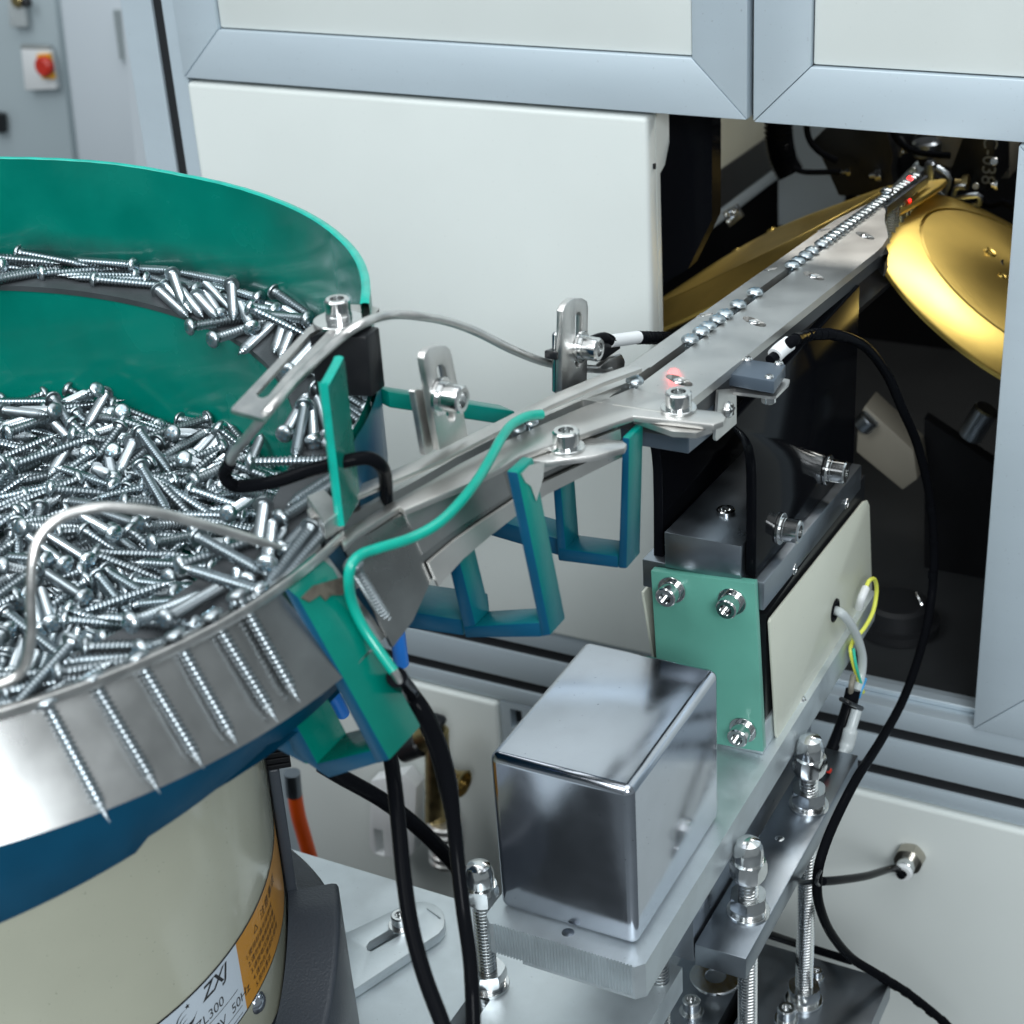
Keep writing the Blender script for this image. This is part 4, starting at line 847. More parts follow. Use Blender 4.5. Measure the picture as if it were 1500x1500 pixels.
# printed label wrapped round the drum
def labz(t): return -489.6 + 0.30 * (t - 1)
def lab(t0, t1, v0, v1, r, nm, mt, parent):
    b = MB(); b.grid(lambda t, v: pol(118.8 + r, t, labz(t) - v), frange(t0, t1, 40), [v0, v1]); return b.build(nm, mt, parent, ang=60)
lb = lab(-55, 3.0, 0, 37, 0.10, 'label', 'labelwhite', dm)
lab(3.0, 46, 0, 37, 0.10, 'warning_panel', 'labelorange', lb)
lab(-55, 46, -0.9, 0.2, 0.16, 'label_border', 'ink', lb); lab(-55, 46, 36.4, 37.2, 0.16, 'label_border', 'ink', lb)
def text_on(txt, t0, v, size, mt, parent, shear=0.0, nm='lettering'):
    fc = bpy.data.curves.new('t', 'FONT'); fc.body = txt; fc.size = size; fc.shear = shear; fc.offset = 0.02 * size if shear else 0.0; fo = bpy.data.objects.new('t', fc); COL.objects.link(fo)
    dg = bpy.context.evaluated_depsgraph_get(); me = bpy.data.meshes.new_from_object(fo.evaluated_get(dg)); bpy.data.objects.remove(fo)
    for w_ in me.vertices:
        t = t0 + math.degrees(w_.co.x / 118.8); w_.co = W(pol(118.8 + 0.2, t, labz(t0) - v + w_.co.y + 0.30 * (t - t0))) - ORG[parent.name]
    me.materials.clear(); me.materials.append(M[mt]); o = bpy.data.objects.new(nm, me); COL.objects.link(o); o.parent = parent
    return o
t_ = text_on('ZXJ', -8.6, 8.6, 9.6, 'ink', lb, 0.25)
text_on('ZL300', -11.6, 19.5, 6.6, 'ink', lb); text_on('AC220V  50Hz', -14.5, 29.5, 6.6, 'ink', lb)
text_on('型号:', -20.2, 19.5, 6.2, 'ink', lb); text_on('电压:', -24.0, 29.5, 6.2, 'ink', lb)
lab(-12.5, 1.2, 21.2, 21.6, 0.16, 'rule', 'ink', lb); lab(-15.0, 1.8, 31.2, 31.6, 0.16, 'rule', 'ink', lb); lab(-15.0, 1.5, 34.6, 35.0, 0.16, 'rule', 'ink', lb)
# emblem: crescent strokes and a star
b = MB()
for k, (rx, ry, tw) in enumerate([(5.4, 4.2, 0.9), (4.4, 3.2, 0.8), (3.4, 2.3, 0.7), (2.6, 1.6, .6)]):
    o_, i_ = [], []
    for j in range(21):
        a = D2R(-20 - 250 * j / 20); wd = tw * math.sin(math.pi * j / 20) + 0.08
        for L, s in ((o_, 0.5), (i_, -0.5)):
            x = (rx + wd * s) * math.cos(a); y = (ry + wd * s) * math.sin(a) - 1.6 * k; t = -12.9 + math.degrees(x / 118.8)
            L.append(pol(119.0, t, labz(-12.9) - 8.0 + y + 0.30 * (t + 12.9)))
    for j in range(20): b.bm.faces.new([b.bm.verts.new(v) for v in (o_[j], o_[j + 1], i_[j + 1], i_[j])])
st = []
for j in range(10):
    a = D2R(90 + 36 * j); r = 1.5 if j % 2 == 0 else 0.6; x = 1.0 + r * math.cos(a); y = 5.0 + r * math.sin(a); t = -12.9 + math.degrees(x / 118.8); st.append(b.bm.verts.new(pol(119.0, t, labz(-12.9) - 8.0 + y)))
b.bm.faces.new(st); b.build('emblem', 'ink', lb)
text_on('注意事项', 13.5, 9.2, 5.6, 'ink', lb)
rows = ['1.使用前请先接地线', '2.请勿带电维修设备', '3.请按电压接通电源', '4.请勿在潮湿处使用', '5.保持清洁']
for k, r_ in enumerate(rows): text_on(r_, 5.4 + k * 0.5, 14.8 + k * 4.7, 3.5, 'ink', lb)
b = MB(); tri = [(-1.9, 0), (1.9, 0), (0, 3.3)]
for (x0_, y0_), (x1_, y1_) in zip(tri, tri[1:] + tri[:1]):
    d_ = Vector((x1_ - x0_, y1_ - y0_)).normalized(); n_ = Vector((-d_.y, d_.x)) * 0.22; vs = []
    for (x, y) in ((x0_ - n_.x, y0_ - n_.y), (x1_ - n_.x, y1_ - n_.y), (x1_ + n_.x, y1_ + n_.y), (x0_ + n_.x, y0_ + n_.y)):
        t = 10.8 + math.degrees(x / 118.8); vs.append(b.bm.verts.new(pol(119.0, t, labz(10.8) - 9.2 + y)))
    b.bm.faces.new(vs)
b.build('warning_sign', 'ink', lb)
# dome screw on the drum
t = 7.2; b = MB(); b.lathe([(0, 2.6), (1.6, 2.5), (3.4, 1.8), (4.7, 0.6), (5, 0), (5, -0.5)], pol(118.9, t, labz(t) - 42.0), pol(1, t, 0) - pol(0, t, 0), 28); b.build('dome_screw', 'chrome', dm)

# ================================================================== CABLES
def cable(nm, pts, r, mt, label, cat='cable', parent=None, n=14, sm=8):
    b = MB(); b.tube(pts, r, n, sm)
    return b.build(nm, mt, parent, label=label, cat=cat, ang=60)
X = -222
C0 = [PZ(1152, 506, zs + .5), PZ(1166, 497, zs + 2), PX(1190, 490, -236), PX(1215, 489, -232), PX(1245, 496, -228), PX(1272, 512, -226), PX(1300, 550, -224), PX(1322, 600, -222), PX(1345, 655, -220), PX(1362, 730, -218), PX(1368, 800, -216), PX(1365, 870, -214), PX(1352, 940, -212), PX(1325, 1020, -208), PX(1290, 1085, -206), PX(1255, 1140, -204), PX(1222, 1205, -204), PX(1203, 1255, -204), PX(1197, 1290, -205), PX(1200, 1325, -206), PX(1216, 1365, -206), PX(1246, 1402, -202), PY(1285, 1427, 725), PY(1330, 1455, 745), PY(1380, 1495, 765), PY(1430, 1545, 780)]
lc = cable('sensor_cable', C0, 2.55, 'cable', 'long black sensor cable looping from the grey sensor down to the bottom right', sm=10)
def wraps(pts, i0, i1, cnt, r):
    for k in range(cnt):
        t = i0 + (i1 - i0) * k / max(1, cnt - 1); i = int(t); f = t - i; p = pts[i].lerp(pts[min(i + 1, len(pts) - 1)], f); d = (pts[min(i + 1, len(pts) - 1)] - pts[i]).normalized()
        b = MB(); b.tube([p - d * 2.2, p + d * 2.2], r, 14, 1); b.build('spiral_turn', 'cable', lc)
wraps(C0, 1.0, 3.6, 8, 2.8); wraps(C0, 9.2, 10.6, 3, 2.7); wraps(C0, 22.2, 24.4, 7, 2.85)
F0 = PY(1335, 1252, 862.5)
ft = thing('tube_fitting', F0, 'hexagonal nickel tube fitting on the lower cream panel', 'fitting')
b = MB(); b.hexa(F0 + Vector((0, 0, 0)), (0, -1, 0), 17, 8, rot=.2); b.build('hex_body', 'nickel', ft)
b = MB(); b.lathe([(0, 17), (5.0, 17), (5.8, 16.2), (5.8, 8)], F0, (0, -1, 0), 24); b.build('threaded_neck', 'bright', ft)
b = MB(); b.lathe([(3, 20), (5.2, 20), (5.8, 19), (5.8, 17)], F0, (0, -1, 0), 24); b.build('release_ring', 'white', ft)
fd = F0 + Vector((0, -15, 0)); pe = F0 + Vector((0, -22, 0))
cable('air_tube', [fd, pe, PY(1310, 1272, 830), PX(1270, 1283, -207), PX(1230, 1289, -206), PX(1205, 1291, -206.5)], 2.3, 'cable', 'short black air tube between the nickel fitting and the sensor cable', 'tube')
b = MB(); b.tube([PX(1202, 1276, -201.5), PX(1198, 1284, -200.6), PX(1196, 1293, -201.5), PX(1200, 1297, -204)], 0.9, 8, 4); b.tube([PX(1196, 1291, -205), PX(1178, 1293, -214), PX(1172, 1291, -219)], 1.4, 8, 4); b.build('cable_tie', 'black', None, label='black cable tie binding the air tube to the sensor cable', cat='cable tie')
cable('air_tube', [PX(1090, 1358, -246), PX(1130, 1370, -243), PX(1178, 1386, -238), PX(1220, 1399, -220), PX(1246, 1407, -207)], 2.4, 'cable', 'black air tube joining the sensor cable from behind the rods', 'tube')
# supply wires of the feeder
cable('white_cable', [PX(1222, 894, -236), PX(1232, 898, -231), PX(1246, 914, -228), PX(1256, 935, -227), PX(1263, 962, -226), PX(1261, 990, -226), PX(1252, 1020, -226)], 2.5, 'clear', 'flat white cable coming out of the grommet in the cream cover')
cable('wire_sleeve', [PX(1258, 890, -231), PX(1262, 876, -229), PX(1268, 862, -229)], 2.3, 'white', 'white terminal sleeve on the yellow earth wire', 'sleeve')
cable('earth_wire', [PX(1267, 865, -229), PX(1273, 851, -228.5), PX(1281, 849, -228), PX(1284, 865, -228), PX(1279, 895, -228), PX(1266, 920, -229), PX(1252, 936, -231), PX(1246, 950, -230), PX(1250, 972, -228), PX(1258, 998, -226), PX(1264, 1014, -225)], 1.2, 'yellowwire', 'yellow and green earth wire looping beside the cream cover', 'wire')
cable('wire', [PX(1250, 950, -228), PX(1254, 975, -226), PX(1262, 1003, -224.5)], 0.8, 'tealwire', 'thin green wire beside the white cable', 'wire')
cable('wire', [PX(1267, 995, -225), PX(1262, 1008, -224), PX(1257, 1022, -225)], 1.2, 'lightblue', 'short light blue wire at the top of the black sleeve', 'wire')
cable('wire', [PX(1250, 990, -227), PX(1247, 1005, -226), PX(1246, 1022, -227)], 1.6, 'tan', 'short brown wire at the top of the black sleeve', 'wire')
cable('black_sleeve', [PX(1250, 1010, -226), PX(1241, 1045, -227), PX(1226, 1085, -229), PX(1211, 1120, -231), PX(1203, 1142, -233)], 4.2, 'rubber', 'thick black sleeve over the supply wires beside the plate edge', 'sleeve')
cable('splice_connector', [PX(1255, 1040, -221), PX(1246, 1070, -222), PX(1240, 1092, -223), PX(1226, 1120, -225)], lambda t: 3.0 if t < .3 or t > .72 else 4.1, 'clear', 'milky crimp connector lying against the black sleeve', 'connector')
cable('cable_tie', [PX(1232, 1024, -226), PX(1245, 1030, -220), PX(1262, 1038, -221)], 1.3, 'black', 'black cable tie round the splice', 'cable tie')
cable('cable_tie', [PX(1199, 1122, -230), PX(1210, 1126, -224), PX(1222, 1126, -226)], 1.3, 'black', 'black cable tie at the lower end of the sleeve', 'cable tie')
b = MB(); b.lathe([(0, 2), (1.4, 1.6), (1.8, 0)], PX(1213, 1128, -224), (1, -0.3, 0), 12); b.build('wire_end', 'red', None, label='tiny red wire end below the milky connector', cat='wire')

# ------------------------------------------------------------------ fittings on the lower left panel
cable('orange_hose', [PY(430, 1150, 760), PY(436, 1190, 765), PY(444, 1220, 770), PY(456, 1262, 775)], 5.2, 'orange', 'bright orange hose behind the cream drum', 'hose')
cable('hose_end', [PY(428, 1132, 758), PY(431, 1164, 758)], 5.6, 'darksteel', 'dark ferrule on top of the orange hose', 'ferrule')
q1 = thing('air_coupler', PY(655, 1120, 835), 'brass quick coupler with a ribbed steel collar on the lower left panel', 'coupler')
yc = 832
b = MB(); b.cyl(PY(618, 1080, yc), PY(640, 1072, yc), 11, 22, 2); b.build('elbow', 'brass', q1)
b = MB(); b.cyl(PY(640, 1066, yc), PY(640, 1205, yc), 8.5, 22, 2); b.build('stem', 'brass', q1)
b = MB(); a = PY(650, 1136, yc); d = (PY(690, 1130, yc - 6) - a).normalized(); b.lathe([(0, 0), (6.5, 0), (7, 3), (7, 9), (9, 15), (10, 17), (8.5, 17.5), (8, 12), (0, 12)], a, Vector((1, -0.12, -0.05)), 26); b.build('side_plug', 'brass', q1)
b = MB(); pr = [(0, 0)]
for k in range(6): pr += [(11.5, k * 6.5 + .3), (13, k * 6.5 + 2), (13, k * 6.5 + 4), (11.5, k * 6.5 + 6)]
pr += [(0, 40)]
b.lathe(pr, PY(652, 1200, yc), PY(655, 1270, yc) - PY(652, 1200, yc), 28); b.build('ribbed_collar', 'steel', q1)
b = MB(); b.cyl(PY(588, 1100, yc), PY(620, 1088, yc), 9, 20, 2); b.build('black_valve', 'black', q1)
b = MB(); b.cyl(PY(632, 1050, yc), PY(640, 1068, yc), 9, 20, 4); b.build('knob', 'black', q1)
b = MB(); hp = lambda L: [PY(x, y, 846) for x, y in L]
b.plate(hp([(556, 1130), (605, 1120), (622, 1140), (618, 1235), (605, 1246), (560, 1238), (553, 1225)]), [hp([(560, 1200), (574, 1203), (575, 1240), (562, 1236)]), hp([(596, 1212), (604, 1213), (603, 1240), (596, 1241)])], (0, -12, 0)); b.bevel(1.2, 2)
b.build('filter_guard', 'white', None, label='white slotted guard on the lower left panel behind the hoses', cat='guard')

NSINGLE = 242
PILE_DATA = '''
161.4,-30.3,-292.9,0.741,0.649,-0.12,0.123 159.5,-7.3,-288.5,0.708,0.058,-0.665,-0.232 140.1,-86.2,-295.4,0.762,-0.632,-0.1,-0.094 163.5,-19.6,-290.6,0.667,-0.161,0.693,-0.221 178.3,-1,-288.9,0.249,-0.259,0.593,0.721 98.5,2.3,-324.2,0.484,0.089,-0.731,0.473 156.1,-38.9,-292.4,0.628,0.563,0.297,-0.447 161,41.2,-289.8,0.047,0.15,0.696,-0.701
141.9,60.5,-286.8,0.319,0.664,0.102,-0.668 -5.3,84.2,-318.9,0.64,0.451,-0.582,0.22 70.2,-1.2,-321.5,0.164,0.706,-0.072,0.685 86.9,-34.5,-322.3,0.69,-0.418,-0.472,0.356 132.1,77.6,-284.1,0.24,-0.445,0.457,0.731 156.3,-55.7,-297.2,0.505,0.669,-0.188,-0.513 151.5,0.2,-291.6,0.701,0.651,-0.275,-0.092 156.9,-69.5,-295.7,0.723,0.426,-0.536,0.092
83.5,32,-324.3,0.53,0.637,-0.218,-0.516 85.4,25.2,-327.7,0.17,0.546,0.066,-0.818 55,20.8,-321.2,0.351,0.686,0.088,0.631 60.9,70,-319,0.268,-0.596,0.157,0.74 73.6,-13.9,-323.8,0.685,0.603,0.305,0.273 166.4,5.7,-288.2,0.705,0.496,0.482,-0.158 150.3,-45,-295.8,0.013,0.689,0.181,0.701 104.8,-12.9,-325.7,0.739,0.42,-0.494,-0.181
14.7,51.3,-320.3,0.725,-0.395,0.52,0.217 23.9,69.8,-319.2,0.214,-0.648,0.299,-0.667 34.5,103.5,-321.6,0.682,-0.036,-0.631,-0.368 78.9,150.3,-274.7,0.805,-0.018,-0.513,0.298 156.9,13.8,-288.3,0.677,-0.532,-0.49,-0.135 -16.3,165.5,-272,0.546,0.603,-0.275,-0.513 49.6,70.1,-320.8,0.34,-0.642,-0.362,-0.584 32.8,64.1,-322.2,0.807,0.43,-0.405,-0.023
94.3,2.8,-327.7,0.721,-0.021,-0.613,-0.323 92.5,51.4,-324.4,0.425,0.528,0.345,-0.649 47.4,149.4,-276.2,0.71,0.469,-0.467,0.241 71.3,31.2,-325.5,0.295,0.522,-0.254,-0.759 -39.9,173.2,-267.5,0.421,0.519,0.478,0.57 56,37.2,-318.5,0.735,0.189,0.644,-0.093 182.2,-0.1,-289.9,0.456,-0.375,-0.537,-0.602 88.5,82.1,-325.5,0.673,0.382,-0.489,-0.402
130.2,89.3,-284.7,0.685,0.622,0.376,0.043 -63.1,166.3,-265.8,0.727,0.281,-0.596,-0.192 -36.7,112.4,-321.8,0.585,0.651,0.23,-0.426 93.9,12.2,-326.4,0.254,-0.678,-0.055,0.688 50.3,13.9,-319.1,0.304,-0.468,0.53,-0.639 -45.9,113,-319.4,0.624,-0.014,-0.769,-0.134 100,29.6,-324.5,0.569,-0.488,0.469,-0.467 59,145.2,-277.2,0.74,0.652,-0.161,0.038
34.1,124.6,-327.1,0.179,0.141,-0.682,0.695 15.7,153.3,-273.4,0.295,-0.681,0.096,0.663 24.6,129.3,-323.4,0.596,-0.416,0.587,0.357 121.6,91.3,-283.6,0.211,-0.007,0.719,-0.663 -48.1,166.9,-270.3,0.594,0.154,-0.64,0.462 44.3,159.3,-271.5,0.408,0.033,-0.668,-0.621 72.1,154.9,-273,0.375,0.622,0.238,0.645 154.5,-63.7,-298,0.714,0.345,-0.61,0.004
98.1,79.5,-322.5,0.439,0.47,-0.394,0.656 53.4,48.8,-321.2,0.499,-0.396,0.567,-0.521 25.8,94.6,-321,0.327,-0.629,0.385,0.591 70.1,75.9,-323.2,0.555,-0.174,0.788,-0.201 42.2,3.7,-319.5,0.326,0.582,0.329,0.668 117.3,5.7,-323.8,0.273,-0.685,-0.402,0.543 -16,126.2,-319.2,0.313,-0.538,0.445,0.644 10.1,96,-323,0.686,-0.493,0.293,0.447
68.7,141.1,-278.1,0.641,-0.575,-0.414,-0.296 -74.8,157.9,-264.7,0.673,-0.092,-0.672,0.296 46.1,108.9,-326.1,0.269,-0.547,-0.41,-0.678 75.2,165.6,-272.9,0.708,-0.441,-0.453,0.315 70.9,-9.7,-327.9,0.573,-0.295,0.544,0.536 40,32.5,-321.5,0.678,0.471,0.237,-0.512 13.1,161.2,-269.7,0.369,-0.659,0.184,0.629 -28.2,86.6,-323.7,0.089,-0.461,-0.639,0.609
58.6,-19,-318.8,0.675,-0.644,-0.212,-0.292 70.2,104.1,-322.8,0.077,-0.029,-0.675,0.733 -52.9,124.7,-320.1,0.012,0.68,0.214,-0.701 7.8,107.5,-323.1,0.505,0.548,0.045,-0.665 -64.4,150.2,-267.8,0.326,0.433,0.492,-0.681 158.3,50.8,-289.1,0.383,-0.462,-0.514,-0.612 55.6,152.6,-273.5,0.196,0.612,-0.346,0.683 6.4,73.9,-323.5,0.729,-0.618,-0.053,-0.29
57.7,0.2,-326.8,0.253,-0.589,-0.168,-0.749 74.3,70.9,-325.9,0.484,0.153,0.862,-0.014 32.1,175.6,-274,0.464,0.605,0.37,0.53 12.1,181.9,-271.8,0.203,0.695,0.128,0.678 70.6,122.9,-324.8,0.661,-0.178,-0.355,0.637 84,68.5,-325.5,0.203,-0.716,-0.072,-0.664 73.4,63.3,-329,0.492,-0.791,-0.22,-0.291 33.2,154.7,-273.2,0.074,-0.608,0.4,0.681
88.2,37.5,-327.9,0.003,-0.485,0.01,0.875 106.6,19.2,-326.8,0.674,-0.054,-0.733,0.074 165.6,4.6,-292.6,0.66,0.73,-0.044,0.175 30.1,133.5,-326.5,0.372,0.118,0.517,-0.762 31.4,166.4,-273.5,0.086,0.693,-0.31,0.646 25.1,98.6,-325.2,0.675,-0.634,-0.224,-0.306 64.9,71.2,-324.9,0.788,0.524,-0.275,-0.168 169.6,-49,-294.6,0.296,0.393,0.502,-0.711
53.3,88,-323.9,0.636,-0.163,0.751,0.076 49.7,6.4,-326,0.121,0.104,0.441,-0.883 83.4,-41.8,-327.5,0.585,0.151,0.629,-0.489 -29.5,164.8,-271.1,0.681,-0.317,0.66,-0.009 -3.1,145.5,-329.6,0.305,0.548,-0.017,-0.779 39.3,10.2,-322.2,0.797,-0.358,-0.454,-0.176 -17.7,178.3,-270.2,0.651,-0.22,-0.703,0.183 -3.5,85.4,-322.8,0.032,0.273,-0.661,-0.698
35.5,24.1,-321.2,0.331,0.054,-0.625,-0.704 -36.6,165.8,-270.8,0.475,0.225,0.697,0.487 41.8,54.9,-321.9,0.376,-0.645,-0.38,0.546 53,110.5,-327.7,0.639,0.396,-0.237,0.616 101.2,-9.6,-329.4,0.128,-0.436,-0.291,0.842 22.1,158.3,-274.4,0.473,0.139,-0.677,-0.546 59.7,-36.9,-319.3,0.182,-0.487,-0.394,-0.758 -25,115.9,-320.2,0.312,-0.622,0.09,0.713
-1.9,122.5,-323.4,0.758,0.624,-0.119,0.148 -44.3,117.2,-320,0.741,-0.06,0.605,-0.286 18.1,127.7,-325.7,0.594,0.498,-0.334,-0.536 99.5,131.5,-277.7,0.501,0.376,0.595,-0.503 56.8,96.8,-326.4,0.54,0.813,0.067,-0.21 81.1,145.9,-279.7,0.32,-0.033,-0.697,-0.641 91.4,-35.7,-327.8,0.71,-0.64,-0.286,0.066 143.4,-79.9,-299.2,0.549,0.704,-0.117,-0.435
-7.5,67.7,-325.6,0.628,-0.73,0.112,-0.247 87.4,104.3,-322.6,0.59,-0.25,0.763,-0.089 75.9,117.9,-323.2,0.647,0.74,0.144,0.109 56.6,41.6,-323.7,0.476,0.641,0.073,-0.598 9,56.3,-321.6,0.506,0.724,-0.179,-0.434 79,35.5,-328,0.582,-0.589,-0.35,0.437 96,15.6,-331.3,0.364,-0.501,0.301,-0.725 101.3,86.9,-321.8,0.447,-0.827,0.136,-0.312
101.3,42.5,-332.7,0.461,0.386,0.463,-0.651 15.2,16,-322.6,0.788,-0.484,0.334,0.183 27.6,76.5,-319.4,0.348,-0.822,0.013,0.45 -0.3,106.6,-326.6,0.851,0.009,-0.501,-0.158 -30.6,134.1,-322.4,0.098,0.525,0.437,-0.724 38.5,131.4,-329.8,0.428,0.154,0.635,-0.625 23.5,86.7,-322.1,0.113,0.529,-0.407,0.736 29.2,163.7,-275.4,0.114,-0.439,0.552,-0.7
168.6,25.8,-291.5,0.675,0.698,0.184,-0.149 75.6,148.4,-279.2,0.334,-0.016,-0.698,-0.633 14.7,108.3,-328.3,0.005,-0.156,0.463,-0.873 -36.8,139.1,-323.1,0.082,0.488,-0.06,0.867 152.7,-87.7,-295.8,0.652,0.744,-0.082,-0.117 35.4,77.3,-324.5,0.722,-0.632,-0.088,-0.268 37.6,35.9,-320.1,0.204,-0.085,0.821,0.527 -11.7,50.5,-326.9,0.561,0.749,-0.342,-0.086
30.5,146,-328.6,0.664,0.081,-0.719,-0.188 -9.8,118.2,-325.7,0.309,-0.61,-0.046,0.728 133.9,-80,-298.9,0.706,0.345,-0.619,-0.004 -26.6,113.1,-325.4,0.601,-0.072,-0.731,-0.316 -48.5,107.5,-322.7,0.778,0.602,0.146,-0.102 14.4,158.9,-273.7,0.246,0.402,-0.562,-0.68 49.2,33.8,-328.4,0.757,-0.352,0.395,-0.383 23.2,42.3,-321.1,0.689,0.672,-0.122,0.243
131.1,95.5,-284.7,0.334,-0.145,0.714,-0.598 -43.7,112.3,-328.2,0.035,-0.679,-0.09,0.728 -38.2,135.6,-321.5,0.051,0.803,-0.287,-0.52 70.5,-16.3,-325.1,0.634,0.176,0.669,-0.346 -2.8,175,-273.8,0.318,-0.593,0.406,-0.618 -16.2,87.8,-326.2,0.502,0.604,0.395,-0.477 111.6,72.5,-330.2,0.392,-0.796,0.197,-0.416 68.4,-26.9,-324.3,0.623,0.719,0.281,0.124
60.1,-6.4,-322.2,0.732,0.477,0.458,-0.166 -18.3,126.4,-323.7,0.514,-0.494,-0.579,0.395 -9.6,44.1,-324.7,0.713,-0.468,-0.319,-0.413 82.6,-58.1,-320.9,0.391,-0.191,-0.655,-0.618 93.3,-30.6,-328.1,0.547,-0.281,-0.645,-0.453 -47.4,102.3,-327.1,0.13,0.741,-0.249,-0.609 -39.3,88.7,-323.2,0.787,0.156,-0.557,0.214 47.6,165.3,-275.6,0.226,0.67,0.11,0.699
-30.9,146.1,-328.1,0.561,0.464,-0.233,-0.645 -1.5,35.7,-323.5,0.743,-0.492,0.443,0.1 38,-7.3,-318.4,0.604,0.714,-0.316,0.157 67.6,52.7,-329.5,0.559,0.593,-0.351,-0.462 -10.3,137.1,-327.9,0.278,-0.182,0.415,-0.847 169.3,-20.8,-294.9,0.672,0.651,0.35,0.055 84.2,34.2,-332.3,0.684,-0.587,-0.158,-0.404 59.7,-33.2,-323,0.536,0.554,0.372,0.517
-7.4,99.1,-327,0.694,0.495,0.294,0.433 91,-62.4,-329.7,0.395,0.002,-0.629,-0.67 -5,80.9,-328.6,0.775,0.473,-0.417,0.03 15.3,21.5,-324.7,0.499,-0.464,-0.357,-0.639 14,68.6,-323.5,0.535,0.687,0.351,-0.345 -66.2,122.9,-324.5,0.738,-0.618,0.225,-0.149 109.4,-41.7,-324.4,0.03,0.205,-0.685,-0.699 58.6,137.1,-330.1,0.474,0.711,0.403,0.328
69.7,21.2,-332.5,0.656,0.662,0.359,0.058 51.8,-23.2,-318,0.111,0.069,-0.676,0.725 53,23.3,-325.7,0.72,0.434,-0.451,0.299 59.9,113.8,-327.3,0.477,0.538,-0.361,0.593 97.8,68.9,-327,0.346,-0.794,0.024,-0.498 -67.5,153.4,-268.1,0.754,0.614,-0.231,0.03 46,55.3,-325.5,0.731,-0.595,-0.26,-0.21 119.5,-12.8,-325.8,0.58,0.576,0.2,-0.54
36.4,101.4,-326.3,0.669,0.513,-0.424,0.33 31.3,4.4,-324.3,0.348,-0.418,0.484,0.685 96.9,53.6,-328.3,0.735,0.36,0.451,0.355 19.1,35.8,-325.5,0.37,0.026,0.696,0.615 98.4,79.4,-327.5,0.161,0.667,0.243,0.685 98.1,-52.1,-323.8,0.321,-0.05,0.662,-0.675 84.6,4.5,-333.3,0.556,-0.225,-0.589,0.542 177.4,-39.1,-292.8,0.594,0.779,0.011,-0.201
82.2,18.9,-329.6,0.665,0.59,0.444,0.114 -13.7,41.7,-316.7,0.545,-0.518,-0.343,-0.563 -88.7,136.2,-264,0.401,0.324,0.595,0.616 89.4,-1.8,-331.3,0.737,0.318,-0.592,0.076 -21.5,82.1,-327.6,0.547,-0.497,-0.394,-0.546 38.1,31.2,-329.5,0.519,0.101,0.554,0.643 78.9,159.4,-275,0.282,-0.436,0.574,-0.634 99.6,-30.5,-328.1,0.035,-0.368,0.615,-0.696
70.9,15.8,-327.1,0.562,-0.029,0.773,-0.294 92.7,88.6,-321.9,0.476,0.399,0.4,0.674 133.5,106.8,-284.9,0.027,0.608,-0.253,-0.752 -26.2,138.3,-326.8,0.362,0.614,0.026,0.701 173.6,21.4,-291.5,0.706,0.692,-0.09,0.119 80.4,90.9,-326.2,0.029,-0.559,-0.359,-0.746 23,132.9,-329.3,0.528,0.056,0.832,0.162 63.5,-18.9,-330.3,0.17,-0.137,0.666,0.714
-10.8,128,-328.4,0.504,-0.173,0.664,-0.525 110.7,35.6,-322.6,0.615,0.096,-0.782,0.03 3.8,92.5,-327.8,0.272,0.384,0.636,0.611 -19.2,69.9,-322.6,0.632,-0.462,0.517,0.346 38.4,119,-331.8,0.333,-0.704,0.041,0.626 65,76.8,-328.1,0.536,-0.675,0.5,-0.086 64.4,114.4,-326.1,0.197,0.445,-0.631,0.604 1.1,179.1,-274.4,0.127,0.646,-0.212,-0.722
-5.2,143.4,-333.1,0.753,0.013,0.59,-0.292 97.5,96,-324.9,0.418,0.536,-0.105,-0.726 28.3,77.4,-325.7,0.214,0.198,0.693,-0.66 44.3,127.2,-330.5,0.253,-0.499,0.552,0.618 -87.6,151.6,-267.4,0.669,-0.054,-0.679,0.298 58.8,54.8,-326.8,0.042,0.805,-0.276,-0.524 -15.9,126.5,-327.9,0.044,-0.603,0.323,0.728 46.4,169.9,-277.4,0.624,-0.424,-0.518,0.404
41.6,101.5,-330.6,0.441,-0.595,0.271,-0.614 8.3,65.9,-324.5,0.568,0.556,-0.524,0.307 108.7,-4.6,-327.2,0.135,0.755,-0.111,-0.632 29.6,18.1,-326.1,0.716,-0.564,0.389,-0.138 58,21.5,-332.4,0.505,0.653,0.052,0.562 66.9,47.7,-329,0.672,-0.328,0.655,-0.107 -1.7,90.9,-333.7,0.517,0.576,-0.284,-0.566 81.9,118.9,-330.6,0.386,0.482,-0.551,-0.561
15.7,81.4,-328.2,0.401,-0.034,0.597,-0.694 77.5,96.2,-323.7,0.467,-0.77,0.194,0.389 127.9,113.5,-282.9,0.542,0.614,0.446,0.362 178,28.8,-290.7,0.021,0.201,-0.583,-0.787 51.3,130.7,-331.6,0.12,0.669,-0.418,0.602 -87.6,155.8,-267.9,0.693,-0.292,0.657,-0.053 144.2,-101.4,-298.9,0.534,0.757,0.189,-0.326 114.9,52.2,-332.1,0.755,0.158,-0.634,-0.044
-18.5,95.7,-331,0.276,-0.529,-0.453,0.663 99.4,-17.9,-328.5,0.502,-0.237,0.635,-0.538 38.8,83.1,-327.3,0.13,-0.46,-0.628,0.614 134.8,102.3,-283.5,0.228,-0.551,0.533,-0.6 54.5,6.6,-331.5,0.223,-0.757,-0.026,0.614 -3,96.9,-330.2,0.499,0.647,-0.297,-0.493 0.9,68.3,-328.6,0.403,-0.773,-0.051,-0.488 60.4,88.3,-328.9,0.806,0.287,-0.498,0.144
